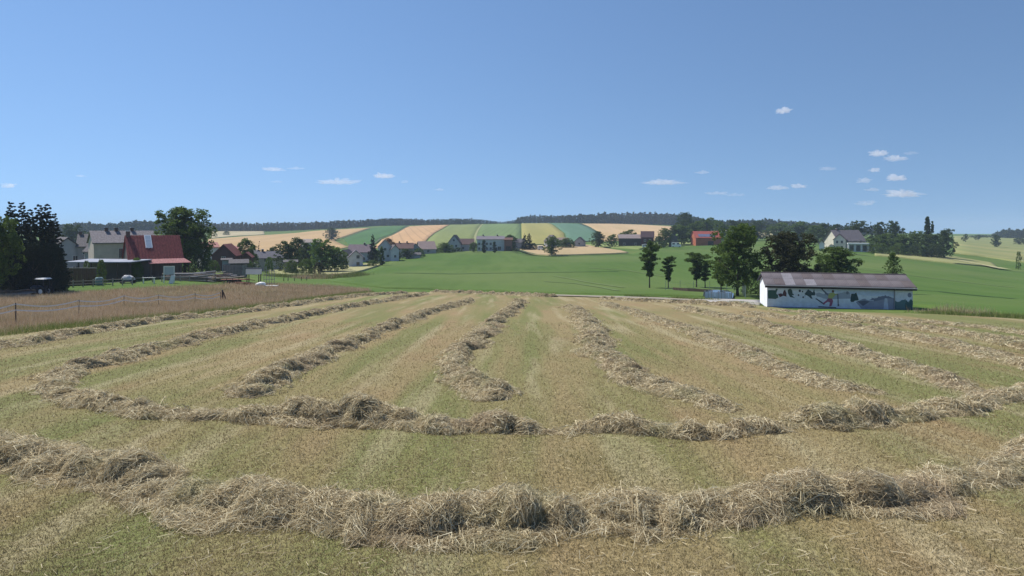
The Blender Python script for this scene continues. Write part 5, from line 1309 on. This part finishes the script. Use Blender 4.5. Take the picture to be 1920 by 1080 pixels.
po = MB().tube([(0, 0, -.3), (0.02, 0, .6), (0, 0, 1.25)], [.11, .11, .10], 8).build('gate_post', m_stake); po.location = (x, y, tz(x, y)); tag(po, label='thick dark wooden post at the end of the tape fence', cat='post')
po = MB().tube([(.45, 0, -.1), (.22, 0, .55), (.05, 0, 1.0)], .06, 8).build('brace_post', m_stake); po.location = (x + .1, y - .1, tz(x, y)); tag(po, label='slanting brace leaning beside the thick dark wooden post', cat='post')
# thin posts with pale tops in the green strip right of the farm yard
for i, (px_, py_, hp, lb) in enumerate([(532,527,7,'leftmost'), (540,527,7,'second from the left'), (552,527,6,'middle'), (565,526,7,'second from the right'), (575,526,7,'rightmost')]):
    x, y = at(px_, py_); o = MB().tube([(0, 0, -.2), (.03, 0, hp * y / FOC)], .07, 6).build('paddock_post', m_stake); o.location = (x, y, tz(x, y))
    tag(o, label='short dark paddock post right of the farm yard, %s of five' % lb, cat='post', group='short paddock posts right of the farm yard')

# ------------------------------------------------------------ clouds
cm = bpy.data.materials.new('cloud_vapour'); cm.use_nodes = True; N = cm.node_tree.nodes; N.remove(N['Principled BSDF'])
pv = N.new('ShaderNodeVolumePrincipled'); pv.inputs['Color'].default_value = (.98, .98, 1, 1); pv.inputs['Density'].default_value = .010; pv.inputs['Anisotropy'].default_value = .2
cm.node_tree.links.new(pv.outputs[0], N['Material Output'].inputs['Volume'])
CS = 1.12
CL = [(1468,209,26,14,1.2,'single compact white cloud high in the right half of the sky'),
 (1648,289,30,14,1.1,'upper left puff of the cloud group above the cream house'), (1678,298,34,15,.8,'wide thin cloud right of the upper puff of the cloud group'), (1706,288,24,8,.35,'faint wisp at the top right of the cloud group'),
 (1639,320,17,11,1,'tiny bright puff in the middle of the cloud group'), (1680,335,30,15,1.2,'dense small cloud in the middle of the cloud group'), (1620,340,26,12,.6,'thin slanting cloud at the left of the cloud group'),
 (1635,356,24,8,.7,'flat little cloud in the lower left of the cloud group'), (1692,365,58,18,1.0,'largest cloud at the bottom of the cloud group'), (1624,382,30,12,.5,'faint cloud lowest of the cloud group, above the cream house'),
 (1241,343,66,13,1.0,'broad flat cloud above the wood behind the red barn'), (1317,324,20,8,.7,'small cloud above and right of the broad flat cloud'), (1345,363,38,8,.7,'thin flat cloud below the small cloud, above the pond trees'), (1380,366,36,8,.35,'barely visible wisp right of the thin flat cloud'),
 (1457,353,32,11,.9,'small cloud above the purplish tree, left one of two'), (1498,350,24,11,.9,'small cloud above the purplish tree, right one of two'), (1552,317,30,9,.5,'faint cloud between the single compact cloud and the cloud group'),
 (514,318,38,10,.9,'flat cloud above the left village, larger one of a pair'), (555,316,22,6,.7,'flat cloud above the left village, smaller one of a pair'), (635,342,66,13,.8,'broad cloud above the maize field'),
 (719,331,34,13,1.1,'bright cloud above the orange wheat field'), (760,341,16,8,.4,'faint puff right of the bright cloud above the orange field'), (824,356,18,6,.6,'tiny cloud above the lined green field'), (520,341,22,6,.35,'faint wisp below the flat pair of clouds'),
 (16,349,24,11,.7,'small cloud at the left edge above the spruces'), (152,330,18,6,.5,'tiny faint cloud above the white gable houses at the left')]
for i, (px_, py_, wp, hp, den, lb) in enumerate(CL):
    Yc = 5200.0; s = CS * Yc / FOC; V_, F_ = [], []; off = 0
    r = np.random.default_rng(100 + i); nb_ = 3 + int(wp / 7)
    x, y = ray(px_, Yc); z = zpy(py_, Yc)
    # one height-field-like puff body: union envelope of balls
    nu, nv_ = 72, 32
    cs = [((r.uniform(-.5, .5)) * wp * .62, 0, r.uniform(-.1, .25) * hp * .5) for _ in range(nb_)]; rs_ = [hp * r.uniform(.28, .5) for _ in range(nb_)]
    cs[0] = (0, 0, 0)
    U, Vv = np.meshgrid(np.linspace(0, 2*np.pi, nu, endpoint=False), np.linspace(-np.pi/2 + .01, np.pi/2 - .01, nv_), indexing='ij')
    D = np.stack([np.cos(Vv) * np.cos(U), np.cos(Vv) * np.sin(U), np.sin(Vv)], -1)
    E = D * np.array([wp * .5, hp * .6, hp * .42])
    q = .15 + 1.7 * fbm(E[..., 0] * .30 + 30 * i, E[..., 1] * .2, E[..., 2] * .38 + 7, 4)
    E = E * q[..., None]; E[..., 2] = np.where(E[..., 2] < 0, E[..., 2] * .55, E[..., 2])
    idx = np.arange(nu * nv_).reshape(nu, nv_); nx_ = np.roll(idx, -1, 0)
    F = np.stack([idx[:, :-1], nx_[:, :-1], nx_[:, 1:], idx[:, 1:]], -1).reshape(-1, 4)
    key = 'cloud_vapour_%d' % int(den * 10)
    mt = bpy.data.materials.get(key)
    if mt is None:
        mt = cm.copy(); mt.name = key; [n_ for n_ in mt.node_tree.nodes if n_.type == 'PRINCIPLED_VOLUME'][0].inputs['Density'].default_value = .0105 * den
    me = fast_mesh('cloud', E.reshape(-1, 3) * s, F, mt, True)
    import bmesh
    b = bmesh.new(); b.from_mesh(me); bmesh.ops.holes_fill(b, edges=b.edges, sides=0); bmesh.ops.recalc_face_normals(b, faces=b.faces); b.to_mesh(me); b.free()
    o = link('cloud', me); o.location = (x, y, z); tag(o, label=lb, cat='cloud', group='small fair-weather clouds')

# ------------------------------------------------------------ air
hm = bpy.data.materials.new('air'); hm.use_nodes = True; N = hm.node_tree.nodes; N.remove(N['Principled BSDF'])
pv = N.new('ShaderNodeVolumePrincipled'); pv.inputs['Color'].default_value = (.62, .76, 1, 1); pv.inputs['Density'].default_value = .00021; pv.inputs['Anisotropy'].default_value = .0
hm.node_tree.links.new(pv.outputs[0], N['Material Output'].inputs['Volume'])
hz = MB().box(-3250, 3250, -160, 3260, -60, 44).build('haze', hm); tag(hz, kind='stuff', label='thin blue summer haze over the valley', cat='haze')
